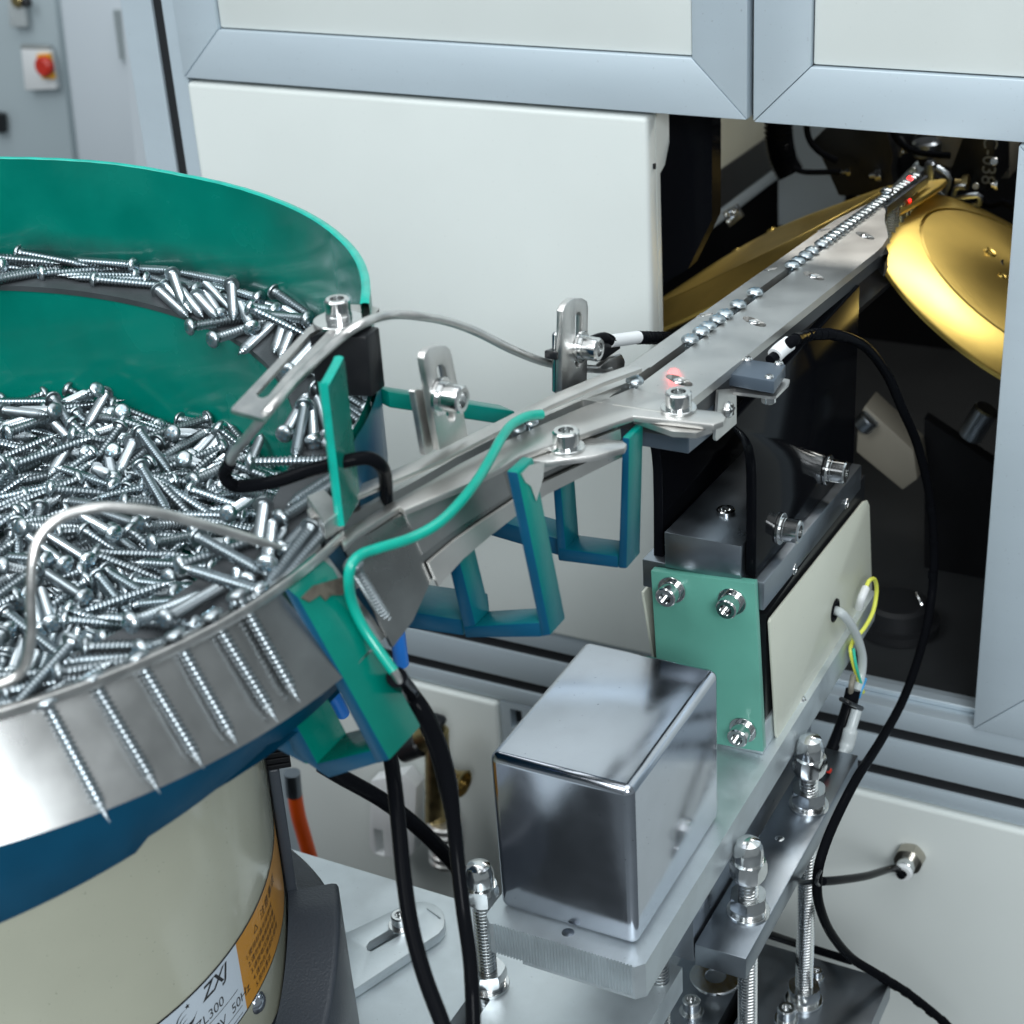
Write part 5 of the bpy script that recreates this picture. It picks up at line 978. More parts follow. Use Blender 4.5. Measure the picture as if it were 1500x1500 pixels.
70.7,-21.8,-326.6,0.734,-0.521,-0.421,0.115 -50.8,86.3,-321.7,0.643,-0.037,-0.635,0.427 92.2,76.4,-331,0.587,0.62,0.194,-0.483 72.9,55.2,-335.4,0.571,-0.678,-0.164,0.433 77.5,77.7,-329.3,0.663,0.55,-0.462,-0.21 48.7,108.5,-331.9,0.718,-0.199,-0.665,0.054 92.2,-15.7,-333,0.427,-0.243,0.706,0.509 -45.9,116.1,-329.1,0.302,-0.691,0.296,-0.586
48.8,2,-329.8,0.409,-0.569,0.014,-0.713 152.9,70.1,-285.1,0.713,0.548,0.364,0.242 74.9,23.6,-332.7,0.594,0.748,0.059,0.292 67.6,49.2,-333.4,0.677,-0.347,-0.647,-0.056 -38.9,111.4,-332.9,0.776,0.565,-0.192,0.206 119.5,11.4,-331.5,0.717,-0.415,-0.535,-0.168 22,106.7,-326.1,0.527,0.506,-0.52,0.443 47.4,15.9,-328.4,0.663,-0.126,-0.703,0.224
165.3,-76.6,-292.2,0.283,-0.557,-0.503,-0.598 42.2,60.2,-330.6,0.585,0.001,0.578,0.569 -5.9,134.8,-331.4,0.61,0.726,-0.023,0.316 74,104.6,-330.7,0.503,-0.679,0.44,0.305 55.1,173.7,-277.5,0.673,-0.02,0.691,-0.264 75,64.5,-335.6,0.033,0.639,-0.289,0.712 58.4,15.8,-331.8,0.685,0.118,0.604,-0.39 88.4,1.7,-334.1,0.358,-0.38,-0.535,0.664
-2.3,107.8,-330.4,0.628,-0.52,-0.197,0.545 -44,88.3,-327.9,0.788,-0.472,-0.382,-0.1 87.5,-40.5,-326.9,0.563,0.758,0.127,0.304 76.9,81.7,-331.2,0.427,-0.644,-0.017,-0.635 52,-18.4,-334.8,0.255,0.705,0.018,0.662 25.5,77.9,-330,0.54,0.159,-0.728,0.391 10.6,28.6,-328.2,0.453,-0.469,-0.36,-0.667 68.4,-29.5,-329,0.046,-0.464,0.305,0.83
-79.7,109.3,-323.6,0.729,-0.643,0.184,-0.143 79.9,54.6,-334.4,0.034,-0.536,0.396,0.745 6.2,25.9,-319.4,0.425,-0.134,-0.594,0.67 18.8,181.2,-276,0.214,0.711,0.124,0.659 -10.4,106.5,-326.3,0.603,-0.103,-0.737,-0.289 158.7,-70.9,-299,0.562,0.703,-0.101,-0.423 30.5,67.5,-331.5,0.681,-0.115,0.589,0.42 92.4,21.6,-331.6,0.678,0.332,0.641,0.139
177.7,3.1,-293.8,0.667,0.705,0.156,-0.183 6.8,33.7,-334.5,0.532,0.631,-0.289,0.486 112.2,37.7,-331.3,0.473,-0.209,0.761,-0.392 5.6,57.7,-330.7,0.659,-0.284,-0.599,0.355 76.9,-53,-326.3,0.485,0.273,-0.752,-0.353 -58.2,107.7,-331.3,0.637,-0.315,0.461,-0.531 85.1,63.9,-333.7,0.332,-0.388,0.512,-0.69 -34.6,94.9,-332.4,0.22,0.421,0.432,0.767
110.2,35.6,-327.2,0.522,0.796,-0.036,0.304 30.8,39.4,-326.2,0.635,0.554,-0.435,0.318 93.1,97.8,-328.7,0.327,0.752,-0.076,-0.568 72.2,115.4,-329.4,0.61,0.57,0.33,0.441 -75.6,120.3,-329,0.582,0.029,-0.575,0.574 64.9,90.1,-335.8,0.701,-0.684,0.168,0.114 35.3,64.7,-331.2,0.802,-0.278,0.522,0.078 36.9,39.6,-330.7,0.222,-0.685,-0.024,0.693
-41.3,90.5,-330.6,0.566,0.698,-0.007,0.439 -33,121.7,-331.5,0.578,0.378,0.592,0.414 14.7,71.3,-326.9,0.672,-0.672,-0.141,0.276 18.4,131.9,-331.9,0.587,-0.786,0.101,0.165 8.5,118.7,-327.4,0.647,-0.724,0.238,-0.01 55.2,133.5,-334,0.759,0.095,0.608,-0.211 53.2,134.9,-330.2,0.286,0.598,-0.201,0.721 -8,77,-333.5,0.446,0.376,0.533,0.613
29.7,120.3,-336,0.702,-0.681,-0.199,-0.068 20.4,123.7,-333.7,0.747,0.61,0.09,0.249 70.9,11,-335.1,0.675,-0.477,-0.508,-0.243 50.2,-8.3,-325.9,0.449,-0.661,0.117,0.589 99,141.1,-281.5,0.684,0.7,0.012,0.206 43.2,74.2,-335.3,0.052,0.658,-0.232,-0.715 10.4,66,-335,0.713,0.339,-0.607,0.092 60.8,88.1,-334.7,0.727,0.655,0.107,-0.178
-26.6,71.7,-329.7,0.676,-0.656,-0.19,-0.275 101,76.3,-332.2,0.149,-0.126,0.69,0.697 -56.8,121.4,-327,0.757,-0.518,0.28,-0.283 18.2,55,-330.7,0.238,0.589,0.379,0.673 44.9,41.3,-330.8,0.543,0.267,-0.645,-0.467 -35.9,64.8,-328.6,0.216,0.366,0.476,0.77 7.4,26.8,-325,0.445,-0.471,-0.561,-0.514 57.5,78.9,-330.1,0.503,0.385,-0.487,0.602
-24.6,126.4,-331.4,0.591,-0.364,-0.592,0.41 72.9,92.5,-330.9,0.088,-0.371,-0.529,0.758 48.3,-21.6,-322,0.722,0.642,-0.243,-0.08 92,110.5,-330.7,0.565,-0.096,0.738,-0.357 80.2,-26.1,-335.3,0.259,-0.026,-0.695,-0.67 95.2,62.4,-335.8,0.308,-0.46,0.529,0.643 69,32.8,-335.2,0.588,-0.373,-0.585,0.417 51.6,20.5,-329.9,0.261,-0.606,-0.5,0.56
-17.2,74.7,-331.1,0.596,-0.755,-0.108,0.251 125.3,-49.9,-324.8,0.291,-0.611,0.217,0.704 96.6,133.9,-281,0.272,-0.431,0.547,0.664 -64.5,170.5,-268.6,0.505,0.65,-0.266,-0.502 63.9,36.3,-329.9,0.071,0.298,-0.732,-0.609 114.6,28.3,-334.3,0.671,0.21,0.708,0.062 73.4,-23.3,-333.3,0.702,0.304,0.574,-0.294 46.7,92.2,-333.2,0.325,0.355,0.519,0.706
-65.2,121.6,-331,0.507,-0.122,0.614,0.593 -0.4,35.8,-327.5,0.61,-0.49,-0.544,-0.304 35.9,44.7,-326.3,0.058,-0.203,-0.694,-0.688 8.4,118.2,-332,0.217,0.219,-0.531,0.789 52.9,123.6,-334.3,0.388,0.579,-0.25,0.672 -93,138.2,-265.8,0.64,-0.068,0.719,0.263 151.1,96.2,-282.2,0.718,0.614,0.307,-0.114 -37,107.8,-335.7,0.32,-0.264,-0.645,0.642
41,85.1,-331.1,0.574,0.11,0.702,-0.407 19.3,112.6,-331.2,0.205,-0.212,0.61,-0.736 30.3,22.6,-330.3,0.222,-0.688,0.035,-0.69 6.2,46.2,-331.1,0.57,-0.595,-0.483,0.296 -35.5,134,-331.6,0.588,-0.628,0.32,-0.396 -45.4,134.6,-329.9,0.197,-0.421,-0.453,0.76 -5.8,114.1,-330,0.279,0.48,-0.428,-0.713 42.4,108,-335.9,0.546,-0.625,-0.327,-0.453
10.4,85.3,-335.3,0.149,0.684,-0.139,-0.7 -2.4,62.8,-334.9,0.052,0.627,0.304,-0.716 9.8,40.2,-330.6,0.531,0.626,0.254,0.512 2.6,131.8,-336.3,0.704,-0.639,0.307,-0.05 93.8,67.2,-330.2,0.523,-0.603,0.542,0.262 11.9,71.6,-331.5,0.433,-0.702,-0.058,-0.563 -32.3,60.9,-325.7,0.291,0.625,0.422,0.588 -77.4,127.5,-330.7,0.789,-0.247,0.558,0.067
110.4,89.5,-324.6,0.911,-0.338,-0.094,-0.215 -19.1,89.7,-335.4,0.421,0.16,-0.685,-0.572 99.5,32.7,-335.7,0.708,-0.311,0.634,0.012 73,92.5,-335.9,0.493,-0.658,-0.258,-0.508 37.4,105.4,-335.8,0.684,0.691,0.049,-0.229 81.2,39.1,-335.4,0.328,0.524,-0.456,-0.64 71.8,-13.3,-332.5,0.662,-0.669,-0.331,0.059 56.4,103.6,-335.9,0.189,0.092,-0.687,0.695
-47.8,110.9,-335.8,0.16,-0.417,-0.57,-0.69 56.4,-22.4,-329.8,0.43,-0.696,-0.36,-0.448 86.9,100.7,-334.9,0.364,-0.577,-0.454,-0.574 88.5,84.6,-332.6,0.362,0.082,0.692,0.619 121.4,48.9,-333.5,0.748,-0.104,-0.592,0.28 -50.1,115.4,-332.8,0.386,-0.216,-0.738,-0.509 16.4,94.8,-332.1,0.227,-0.766,-0.012,0.601 -24.7,133.8,-332.3,0.603,-0.051,0.776,0.18
32.1,51.2,-330.9,0.234,0.675,0.224,0.663 -46,80,-329.1,0.104,0.183,-0.616,0.759 -54.7,123.2,-330.5,0.739,-0.499,0.325,-0.315 26.6,-5.6,-330.3,0.182,0.227,0.673,0.68 37.9,143.8,-336.8,0.55,0.307,-0.628,-0.456 16.2,6.6,-324.9,0.626,0.574,0.274,-0.452 -58.9,93.9,-325.9,0.463,0.034,-0.416,0.782 84.5,161.5,-279.3,0.201,-0.473,0.485,-0.708
-42.6,142.9,-334.7,0.669,-0.244,0.699,-0.06 -29.5,128.8,-336.3,0.035,0.29,0.646,0.706 -54.8,86.5,-335.6,0.481,-0.642,-0.288,0.523 104.5,59.8,-335.9,0.23,0.534,-0.453,0.676 -18.7,64.8,-335,0.66,0.485,-0.503,-0.275 24.8,101.3,-335.7,0.663,-0.704,0.027,0.253 24.7,-12.7,-334.4,0.1,0.608,-0.357,0.702 52.1,37.8,-335,0.154,0.692,0.129,0.693
-33,38.3,-334.7,0.597,0.679,0.14,0.404 13,76.1,-335.2,0.314,0.695,0.032,-0.647 120.5,-19.7,-336,0.269,0.508,0.494,0.652 112.8,-38.2,-335.9,0.356,-0.075,-0.694,0.622 -17.8,113.7,-335.8,0.043,-0.224,-0.673,-0.703 -60.5,76.4,-335.5,0.18,0.694,-0.106,-0.689 106.6,-19.7,-335.7,0.612,-0.693,0.11,-0.364 5.2,-0.6,-333.9,0.684,0.448,-0.539,0.202
25,119.5,-336,0.327,0.456,-0.516,0.647 -4,131.4,-336.3,0.637,-0.53,0.472,0.301 102.1,-12.3,-335.6,0.02,-0.274,-0.641,0.716 86.6,-23.6,-335.4,0.298,0.014,-0.695,-0.654 20.3,31.9,-332.7,0.116,0.588,-0.257,-0.758 58.7,4.9,-334.9,0.067,0.196,0.669,-0.714 72.9,-71.1,-335.6,0.151,0.568,0.409,-0.698 126.3,4.1,-336.1,0.577,-0.672,-0.159,0.436
18.5,107.1,-335.7,0.675,0.694,-0.019,0.251 124.8,62.7,-336.5,0.626,0.054,0.7,-0.34 -68.7,124.4,-336.6,0.155,-0.565,-0.42,-0.693 47.2,-47,-330.8,0.356,0.694,-0.044,0.625 110.6,6.2,-334.9,0.716,0.466,0.519,-0.003 43.8,76.5,-331.5,0.569,0.12,0.692,-0.427 136.5,33.7,-334.9,0.562,0.509,0.397,-0.518 55.4,-50,-335.1,0.618,-0.409,-0.561,0.369
-20.7,48.5,-334.8,0.533,0.3,-0.636,-0.471 71.3,-47.8,-335.3,0.166,0.697,0.105,0.69 -7,107.2,-335.7,0.72,0.631,-0.289,-0.02 124.3,-51.4,-334.6,0.077,0.614,-0.154,-0.771 83.7,103.8,-336.3,0.218,-0.047,0.708,0.67 121.3,-72.9,-336.6,0.709,0.382,-0.582,0.112 128.4,-35.2,-336.3,0.034,0.319,0.625,0.712 -34.2,67.8,-335.2,0.339,-0.08,-0.692,0.633
36.6,45.5,-334.9,0.688,0.53,-0.447,-0.214 -74.5,79.5,-331.3,0.69,0.404,0.557,-0.226 -7.8,66.9,-332,0.784,-0.349,0.506,0.09 -57.4,72.8,-335.5,0.71,-0.179,0.673,-0.106 -89.2,93.5,-334.5,0.085,-0.294,0.563,-0.768 111.1,-33.9,-334.5,0.682,0.626,-0.363,-0.103 37.3,-36.6,-334.8,0.566,0.361,0.603,0.431 134.2,-8.4,-334.4,0.116,0.516,0.398,0.749
98.4,91.2,-336.4,0.336,0.544,0.454,0.62 15.1,61.8,-335,0.47,0.221,0.668,0.533 27.7,16.1,-334.4,0.57,-0.685,0.167,-0.422 51.4,-14.6,-331.4,0.528,-0.654,-0.395,-0.37 -51.9,134.7,-333.3,0.637,-0.18,0.74,-0.12 -36.3,102.8,-335.7,0.597,0.124,-0.686,0.398 41.5,-31.3,-331.7,0.352,0.486,-0.572,-0.56 92.7,-70.6,-335.9,0.626,-0.438,0.55,-0.336
28.9,-10.9,-334.4,0.558,0.678,0.193,0.438 24.3,-18,-334.4,0.695,-0.547,-0.426,0.192 -39.6,67.2,-335.2,0.708,-0.619,0.332,-0.081 -13.6,70.9,-335.1,0.654,0.473,-0.514,-0.29 -3.7,102.5,-335.6,0.632,-0.703,0.049,-0.322 70.1,-67.1,-335.5,0.566,-0.171,0.678,0.437 -0.1,-1.2,-333.9,0.55,-0.205,0.673,0.449 -53,83,-332.9,0.672,-0.468,-0.486,0.305
-72.7,104.3,-336.1,0.103,0.682,-0.188,-0.7 33.8,-4,-332.1,0.487,0.602,0.147,-0.616 -13.2,28.1,-334.4,0.466,-0.219,0.659,-0.548 68.1,120.1,-336.5,0.66,-0.501,-0.497,-0.257 72.3,50.7,-335.4,0.197,0.424,-0.554,-0.689 -20.4,44.3,-334.7,0.326,0.531,-0.461,-0.632 55.9,-30.3,-331.6,0.095,-0.354,0.492,-0.79 59.7,-38.6,-335.1,0.176,0.689,-0.093,-0.697
113.9,8.7,-335.7,0.497,0.701,0.057,0.509 7.7,-4.4,-332.7,0.668,-0.649,0.075,-0.355 89.5,-39.1,-335.5,0.504,0.259,0.654,-0.501 118.1,23,-335.9,0.225,-0.692,-0.047,0.684 25.5,53.2,-334.9,0.574,0.67,-0.181,-0.435 112.9,19.8,-335.8,0.219,-0.692,-0.053,0.686 -10.5,122.5,-336,0.719,0.653,-0.233,0.041 -75.2,100.5,-336.1,0.357,-0.555,0.412,-0.628
39.9,-37.6,-330,0.261,0.41,-0.558,-0.672 103.7,-57.1,-335.9,0.718,0.251,-0.649,-0.027 83.7,-61.7,-332.5,0.698,0.629,-0.335,-0.077 82.8,-84.6,-332.8,0.112,-0.743,0.185,-0.633 -68.7,78.8,-329.9,0.556,-0.746,-0.002,0.367 -62.8,92.4,-332.7,0.665,0.002,-0.7,-0.262 24.1,0.8,-332.1,0.207,0.605,0.168,-0.751 85.5,-44.6,-331.1,0.441,0.676,0.146,-0.572
-51.3,55,-335.1,0.666,0.698,-0,-0.264 -2.8,3.3,-332.9,0.264,0.485,0.452,-0.701 -59.9,85.5,-325.5,0.381,-0.412,-0.075,-0.824 70.6,-41.5,-333.4,0.246,-0.628,-0.341,0.655 -8.7,11,-330.2,0.71,-0.099,0.676,-0.171 32.4,18.9,-330.1,0.631,0.454,-0.564,-0.278 -10.4,15.1,-330.5,0.399,-0.55,0.388,-0.623 5.7,-10.3,-328.9,0.335,-0.044,-0.701,-0.628
112.9,-70.9,-335.5,0.656,-0.028,0.679,0.327 59.8,-43.6,-329.1,0.041,-0.616,0.125,0.777 111.4,-32.1,-330.3,0.106,0.631,-0.402,0.655 18.2,2.9,-329.6,0.607,-0.39,0.688,0.078 -5.3,34.3,-330.5,0.694,0.432,0.522,-0.243 99.7,-29.3,-332.2,0.554,0.628,0.331,-0.436 -54.6,79.3,-328.6,0.47,0.228,0.675,-0.52 -49.5,69.6,-333.2,0.752,0.077,0.624,0.197
123.9,-20.6,-332.2,0.295,0.435,0.638,-0.562 -24,50.1,-329.4,0.513,0.196,-0.61,0.571 108.4,97.4,-333,0.455,-0.748,-0.165,0.453 53.4,-27.3,-324.6,0.416,0.556,-0.553,-0.46 105,70.7,-333.6,0.639,-0.743,0.128,0.152 -5.8,42.6,-331.8,0.675,0.625,0.391,0.019 124.8,28,-330.6,0.773,-0.58,-0.259,-0.008 93.3,-65.2,-335.8,0.711,-0.244,0.659,-0.017
-8.9,21.5,-327.9,0.55,-0.578,-0.552,-0.244 97.4,-82.2,-331.2,0.163,0.605,-0.43,-0.65 -19.6,109.2,-331.3,0.529,0.607,0.302,0.511 -81.3,123.9,-336.8,0.712,-0.337,0.613,0.064 98.3,-11.1,-335.6,0.656,-0.701,0.02,-0.281 81.3,115.6,-333.9,0.161,-0.088,0.603,-0.776 37.4,-4.6,-329.6,0.321,0.014,0.678,0.661 21.3,-20.6,-326.5,0.321,0.322,-0.582,-0.674
103.2,-60.5,-331.3,0.121,-0.141,0.675,0.714 -80.5,108.3,-332.7,0.198,0.547,0.223,-0.782 2.3,11.7,-325.1,0.726,-0.639,-0.224,-0.121 30.8,-30.5,-325.5,0.68,0.205,0.704,-0.002 112,-11.1,-331.3,0.621,-0.575,0.37,0.384 -103,102.3,-332.9,0.121,-0.305,-0.502,0.8 107.4,-74.2,-332,0.506,-0.233,0.569,0.605 -4.7,20.7,-321,0.567,0.69,0.02,0.449
-18.4,35.4,-328.6,0.562,0.675,0.427,-0.214 55.3,-57.7,-328.6,0.176,0.632,-0.42,0.628 -25.4,37.1,-330,0.674,0.668,-0.097,-0.301 114.6,-50.6,-328.3,0.663,-0.158,0.731,0.037 135.2,0,-333.1,0.001,-0.374,-0.668,-0.643 -2.7,12,-321.7,0.535,-0.092,-0.693,-0.475 -70.2,107.8,-328.7,0.253,-0.739,0.303,0.546 138,-56.5,-334.4,0.733,-0.62,-0.008,-0.28
-8.2,4.9,-322.7,0.467,-0.461,-0.03,-0.754 80.2,-72.4,-327.9,0.604,0.499,0.531,-0.323 29.9,-7.3,-325.9,0.571,-0.373,-0.548,-0.484 -5.1,2.5,-327.6,0.575,-0.223,-0.594,-0.516 64,-53.3,-327.5,0.359,0.77,-0.157,0.504 -50.1,51.3,-327.1,0.216,-0.552,0.567,-0.572 -70.2,85.6,-327.2,0.245,0.533,-0.402,0.703 31.6,-17.7,-322.9,0.602,0.643,0.008,-0.473
39.8,-21.6,-325.1,0.594,-0.794,0.131,-0.006 97,-91.7,-329.2,0.196,0.727,-0.416,0.51 72.6,-59.5,-324.9,0.576,0.793,0.104,-0.169 115.7,86.4,-331.4,0.317,-0.278,0.617,-0.665 114.2,-43.6,-326.9,0.365,-0.021,-0.811,-0.456 100.8,-72,-329.2,0.547,0.6,-0.188,0.553 -26.6,43.3,-323.7,0.642,-0.404,-0.651,0.012 127.6,17.2,-327.2,0.553,0.241,-0.681,0.414
136,-1.3,-328.1,0.784,0.411,0.376,-0.274 125.2,-28.2,-329.7,0.178,-0.767,0.085,-0.61 100,11.8,-332.3,0.106,0.607,0.025,0.787 112.9,-70.5,-331.4,0.23,-0.415,-0.542,-0.694 -36.7,55.9,-330.5,0.468,0.435,-0.382,-0.667 85.1,-76.4,-323.3,0.622,-0.548,-0.19,0.526 -11.9,28.5,-325.6,0.278,0.663,0.334,-0.609 -56.7,63.7,-327,0.422,0.623,0.472,-0.46
-54.9,63.1,-331,0.639,-0.399,-0.575,-0.32 -64.1,107.1,-326.8,0.531,-0.012,0.606,-0.592 -41.3,76.2,-323.6,0.717,0.529,0.35,0.29 41.6,-17.9,-319.5,0.717,0.595,-0.185,0.312 -87.3,111.3,-330.1,0.451,-0.58,-0.245,-0.633 130.8,-29.9,-327.4,0.689,-0.029,0.695,0.205 -41,80.8,-323.6,0.597,-0.379,-0.703,-0.074 132.4,-0.1,-324.4,0.741,-0.07,0.665,-0.061
-31.3,52.4,-323.4,0.102,0.387,0.288,-0.87 128.9,35,-329.1,0.003,-0.152,-0.754,-0.639 64.6,-63.3,-323.3,0.592,-0.542,-0.52,0.294 147.2,-5.2,-326.5,0.588,0.442,-0.429,0.525 132.3,30,-332.5,0.363,-0.49,-0.601,-0.517 117.7,-69.3,-330.7,0.586,-0.333,0.57,0.471 126.8,-39.3,-330,0.476,-0.288,0.77,-0.312 67.9,-60.2,-320.7,0.758,-0.261,-0.598,0.008
-70.9,74.3,-326.3,0.764,0.467,0.445,0.003 45.7,-18,-319.8,0.837,0.482,0.201,-0.161 71.7,-72.5,-322,0.397,-0.618,0.108,0.67 133.1,8.2,-328.1,0.129,-0.765,-0.166,-0.609 23.3,-4.9,-321,0.675,-0.73,-0.105,0.031 -63,81.2,-324.1,0.735,0.387,0.486,-0.272 -11.4,38.5,-322.3,0.168,-0.548,0.553,0.605 130.4,-72.1,-328.1,0.51,0.134,-0.652,0.545
88.8,-71,-331.3,0.759,-0.273,-0.491,-0.329 37.1,-38.4,-317.5,0.392,-0.378,-0.54,-0.641 -27.3,30.7,-320.5,0.023,-0.276,0.532,-0.8 -79.3,107.8,-327.5,0.587,0.406,-0.627,0.311 -7.8,42.2,-319.2,0.682,0.659,0.255,0.188 140.5,-11.9,-332.8,0.7,0.183,-0.552,0.415 -24.3,29.9,-324.1,0.768,0.619,0.065,-0.149 108.3,-74.9,-324.1,0.214,0.574,0.295,-0.733
-27.7,59.3,-320.4,0.61,-0.483,-0.627,-0.04 32.2,-18.2,-318.7,0.041,-0.141,0.733,0.664 -79.4,100,-325.9,0.643,-0.597,-0.099,-0.47 -28.2,47.4,-320.6,0.14,0.626,0.247,-0.727 46.8,-46.5,-317.2,0.363,0.335,-0.583,0.645 127.4,-19.4,-327.4,0.783,0.547,-0.285,-0.087 99.6,-72.2,-325.1,0.503,-0.312,0.702,0.397 23.2,8.9,-317.5,0.507,0.011,-0.718,-0.476
142.5,4.2,-327.1,0.502,0.627,-0.43,0.412 -83.9,84.5,-323.7,0.501,-0.704,-0.021,0.504 19.8,-6.8,-319.6,0.446,-0.582,0.433,0.524 68.1,-51,-318.7,0.768,-0.49,-0.405,0.076 -32.4,41.8,-314.1,0.615,0.058,0.682,0.392 30.9,-27,-314.4,0.653,-0.576,-0.342,-0.352 13.5,-2.8,-317.2,0.572,-0.576,0.111,-0.573 33.1,-7.4,-315.5,0.397,0.641,-0.207,0.624
122,-60.4,-324.9,0.326,0.14,0.849,-0.392 29,-25.4,-318,0.012,-0.055,0.747,-0.662 112.6,130.8,-282.7,0.597,-0.219,-0.645,-0.424 118.9,138.1,-283.6,0.47,0.142,-0.656,-0.573 -99.5,142.9,-266.3,0.696,-0.293,0.653,-0.053 128.6,123.5,-279.6,0.702,-0.327,-0.575,-0.263 -91.1,112.7,-330.7,0.612,0.737,-0.13,-0.254 118.4,128.6,-280.5,0.631,0.494,0.598,-0.027
131.7,126,-282.2,0.374,0.753,-0.168,0.515 113,138.2,-280.3,0.314,-0.564,0.167,0.745 -104.5,136.5,-264.1,0.628,-0.02,-0.71,0.319 -106.5,104.5,-332.9,0.689,0.576,-0.103,-0.428 132.6,124.8,-278.4,0.647,0.643,0.399,0.094 -103.7,125.6,-264.2,0.419,0.551,0.433,0.578 -100.8,150.1,-262.7,0.68,0.599,-0.188,-0.379 152.6,-99.6,-301.7,0.537,-0.182,0.649,0.508
139.8,-92.2,-300.5,0.659,0.566,-0.426,-0.252 147.1,-25.1,-331.4,0.09,-0.218,-0.771,-0.592 168.4,-69.7,-297.4,0.674,0.659,0.018,-0.333 154.1,-88.4,-299.7,0.001,-0.291,-0.572,-0.767 137.9,-101.8,-301.5,0.673,0.61,-0.378,-0.181 181.6,-11.1,-295.2,0.125,-0.09,0.668,0.728 122.8,-59.6,-333.4,0.327,-0.612,0.072,-0.717 134.8,-37.4,-336.5,0.387,0.147,0.689,0.595
101,-102.6,-322,0.295,-0.38,0.809,0.338 124.6,-108.3,-301.9,0.436,-0.133,-0.708,0.539 124.6,-43.9,-327.3,0.734,0.172,0.557,0.348 110.9,-56.3,-323.2,0.272,0.564,-0.375,0.684 133.6,-8.7,-326.6,0.117,0.255,-0.57,0.773 168.7,53.2,-290.1,0.734,-0.66,-0.154,-0.047 150.6,86.2,-287,0.011,0.533,-0.501,0.681 158.7,89.6,-286.2,0.13,0.403,-0.533,0.733
125.9,62.5,-332.5,0.721,0.321,0.605,-0.106 173.5,55.8,-290.5,0.607,0.519,0.504,-0.329 111.4,66.1,-332.2,0.727,0.57,-0.106,0.367 145.2,18.3,-328.7,0,0.058,-0.476,0.877 147.8,19.7,-336.8,0.16,0.095,0.692,-0.697 143.7,87.4,-286.3,0.168,0.617,-0.393,0.661 126.5,51.2,-330.4,0.549,-0.415,-0.456,-0.565 161,79.6,-281.5,0.731,0.56,0.36,-0.151
140.3,29.2,-336.6,0.544,0.612,0.329,-0.471 139.8,31.2,-332.5,0.575,-0.682,-0.322,-0.318 125.1,15.3,-331.7,0.484,-0.203,-0.634,-0.568
'''

# ================================================================== SCREWS
def screw_mesh():
    b = MB(); n = 10; pt = 1.6; zt_, zb_ = 16.6, -18.5; N_ = int((zt_ - zb_) / pt * n)
    def rad(z, base): return base if z > -12.5 else max(0.12, base * (z + 19.0) / 6.5)
    cr, ro, rb = [], [], []
    for k in range(N_ + 1):
        a = 2 * math.pi * k / n; z = zt_ - pt * k / n; f = min(1, k / n)
        rc = rad(z, 1.4 + 0.72 * f); rr_ = rad(z - pt * .5, 1.4)
        cr.append(b.bm.verts.new((rc * math.cos(a), rc * math.sin(a), z))); ro.append(b.bm.verts.new((rr_ * math.cos(a), rr_ * math.sin(a), z - pt * .26))); rb.append(b.bm.verts.new((rr_ * math.cos(a), rr_ * math.sin(a), z - pt * .7)))
    for k in range(N_):
        b.bm.faces.new((cr[k], cr[k + 1], ro[k + 1], ro[k])); b.bm.faces.new((ro[k], ro[k + 1], rb[k + 1], rb[k]))
        if k + 1 + n <= N_: b.bm.faces.new((rb[k], rb[k + 1], cr[k + 1 + n], cr[k + n]))
    b.lathe([(1.3, 14.8), (1.4, 16.2), (2.0, 17.0), (3.3, 17.0), (3.5, 17.5), (3.35, 18.3), (2.6, 19.1), (1.7, 19.5), (0, 19.6)], n=16)
    b.slot = 1
    for ax, ay in ((1.75, 0.38), (0.38, 1.75)): b.box(-ax, ax, -ay, ay, 18.7, 19.56)
    return b.mesh('screw', ['zinc', 'zincblue'], None, 40)
M['zincblue'] = mat('zinc_recess', (0.30, 0.46, 0.56), 1, 0.3)
SCREW = screw_mesh()
def screw(p, q, label, group):
    o = bpy.data.objects.new('screw', SCREW); COL.objects.link(o); o.scale = (1.1, 1.1, 1.0); o.location = W(p); o.rotation_mode = 'QUATERNION'; o.rotation_quaternion = q
    return tag(o, label, 'screw', group)
def big(o, k): o.scale = (k, k, 1); return o
def qdir(d, spin=0.0): return Vector(d).to_track_quat('Z', 'Y') @ Quaternion((0, 0, 1), spin)
# screws hanging in the gap of the flared band (head up, point out)
HANG = [((62, 1020), (158, 1200)), ((128, 985), (232, 1158)), ((193, 952), (297, 1123)), ((250, 922), (347, 1090)), ((305, 895), (405, 1055)), ((348, 872), (437, 1025))]
HL = ['hanging screw at the far left, first in the row on the steel band', 'second hanging screw from the left on the steel band', 'third hanging screw from the left on the steel band', 'fourth hanging screw from the left on the steel band',
      'fifth hanging screw, its point over the blue edge beside the frame', 'hanging screw just left of the broad green leg']
def on_cone(px, py, gap):
    d = ray(px, py); best = None; s = 300.0
    while s < 760:
        p = d * s; r = math.hypot(p.x - BX, p.y - BY)
        if r <= cone(p.z) + gap: return p
        s += 0.25
    return None
for (a, c), L in zip(HANG, HL):
    tip = on_cone(*c, 3.6) or PZ(*c, -322); top = on_cone(*a, 2.4) or PZ(*a, -292)
    d = (top - tip).normalized(); screw(tip + d * 20.2, qdir(d, random.random() * 6), L, 'screws hanging on the steel band').scale = (1.22, 1.22, 1.1)
tip = PZ(577, 926, -331) * 0.981; top = PZ(518, 828, -296) * 0.985; d = (top - tip).normalized(); screw(tip + d * 18.5, qdir(d), 'hanging screw behind the green wire with its point at the blue sleeve', 'screws hanging on the steel band')
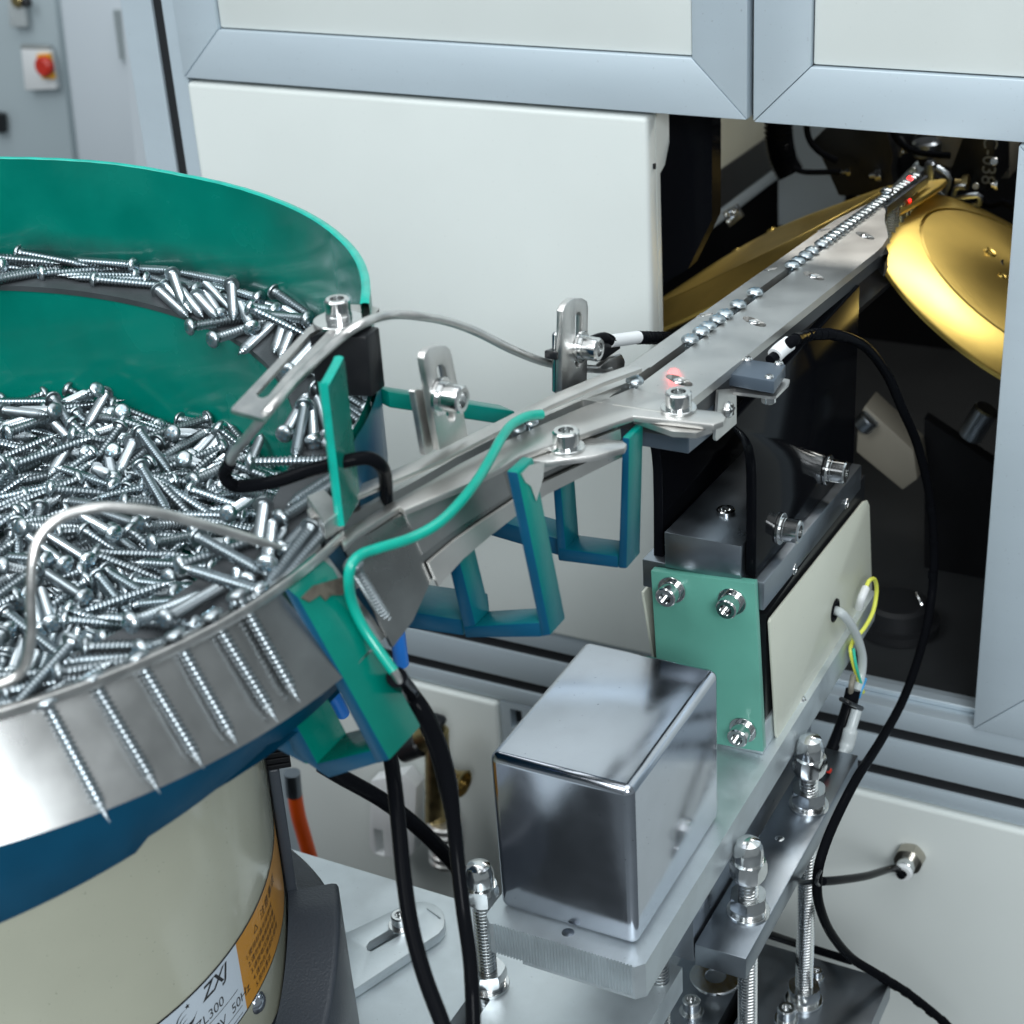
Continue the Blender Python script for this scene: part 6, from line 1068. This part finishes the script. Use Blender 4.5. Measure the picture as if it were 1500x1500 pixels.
# screws in the straight track and chute
def track_screw(y, label, group, dz=0):
    d = Vector((random.uniform(-.03, .03), 0.05 + random.uniform(-.04, .02), 1)).normalized()
    o = screw(Vector((-271, y, zt(y) + 0.3 + dz)) - d * 16.9, qdir(d, random.random() * 6), label, group); o.scale = (1.17, 1.17, 1.04)
ROW = [(1011, 500, 'first loose head in the track slot, nearest the red glow'), (1027, 488, 'second loose head in the track slot, touching the third'), (1037, 481, 'third loose head in the track slot, touching the second'),
       (1051, 470, 'fourth loose head in the track slot, touching the fifth'), (1062, 462, 'fifth loose head in the track slot, touching the fourth'), (1081, 448, 'single head in the track slot left of the lone one'), (1106, 430, 'lone head in the track slot with gaps on both sides'),
       (1161, 389, 'first head of the group of four in the track slot'), (1170, 383, 'second head of the group of four in the track slot'), (1181, 375, 'third head of the group of four in the track slot'), (1190, 368, 'last head of the group of four in the track slot')]
for px, py, L in ROW: track_screw(PX(px, py, -271).y, L, 'screws in the straight track')
y = 842.0
while y < 1026:
    track_screw(y, 'screw packed in the long row at the bay end of the track', 'screws packed at the end of the track'); y += 7.15
track_screw(960, 'raised head riding on top of the packed row', 'screws in the straight track', 3.2)
for px, py, L in [(757, 627, 'left of two heads in the chute slot right of the green wire'), (776, 617, 'right of two heads in the chute slot right of the green wire'), (930, 558, 'lone head where the chute meets the straight track')]:
    p = PZ(px, py, ZC_ + 1.0); dn = Vector((0.1, 0, 1)).normalized(); screw(p - dn * 17.6, qdir(dn, 1.0), L, 'screws in the outlet chute')
# loose screws lying in the bowl, settled positions (x, y, z in mm from the bowl axis; quaternion)
PILE = [tuple(float(v) for v in s.split(',')) for s in PILE_DATA.split()]
rest = []
for i, s in enumerate(PILE):
    p = Vector((BX + s[0], BY + s[1], s[2])); q = Quaternion((s[3], s[4], s[5], s[6])).normalized()
    on = math.hypot(s[0], s[1]) > 150
    if i < NSINGLE:
        c = RM.transposed() @ p; px, py = 750 + FPX * c.x / c.z, 750 + FPX * c.y / c.z
        if on:
            k = 0 if py < 545 else (1 if (py < 700 and px > 380) else 2)
            L = ('zinc screw lying on the far track ledge under the tall green wall', 'zinc screw lying on the track ledge behind the green wall end', 'zinc screw lying on the near track ledge beside the steel band')[k]
            screw(p, q, L, ('screws on the far ledge', 'screws on the ledge behind the wall end', 'screws on the near ledge')[k])
        else:
            k = 0 if px > 340 else (1 if py < 650 else (2 if py < 760 else 3))
            L = ('zinc screw at the right edge of the heap near the black sleeve', 'zinc screw along the far edge of the heap below the green step wall', 'zinc screw in the middle of the heap behind the arched steel wire', 'zinc screw in the near part of the heap below the arched steel wire')[k]
            screw(p, q, L, ('screws at the right edge of the heap', 'screws along the far edge of the heap', 'screws in the middle of the heap', 'screws in the near part of the heap')[k])
    else: rest.append((p, q))
if rest:
    org = W((BX, BY, -340)); V = []; F = []; sv = [v.co.copy() for v in SCREW.vertices]; sf = [tuple(p.vertices) for p in SCREW.polygons]; sm_ = [p.material_index for p in SCREW.polygons]; mi = []
    for p, q in rest:
        k = len(V); V += [q @ v + W(p) - org for v in sv]; F += [tuple(i + k for i in f) for f in sf]; mi += sm_
    me = bpy.data.meshes.new('screw_heap'); me.from_pydata(V, [], F); me.polygons.foreach_set('material_index', mi); me.materials.append(M['zinc']); me.materials.append(M['zincblue'])
    me.polygons.foreach_set('use_smooth', [True] * len(F)); me.set_sharp_from_angle(angle=D2R(40)); me.update()
    o = bpy.data.objects.new('screw_heap', me); COL.objects.link(o); o.location = org; tag(o, 'half-buried zinc screws filling the gaps of the heap in the bowl', 'screws', None, 'stuff')
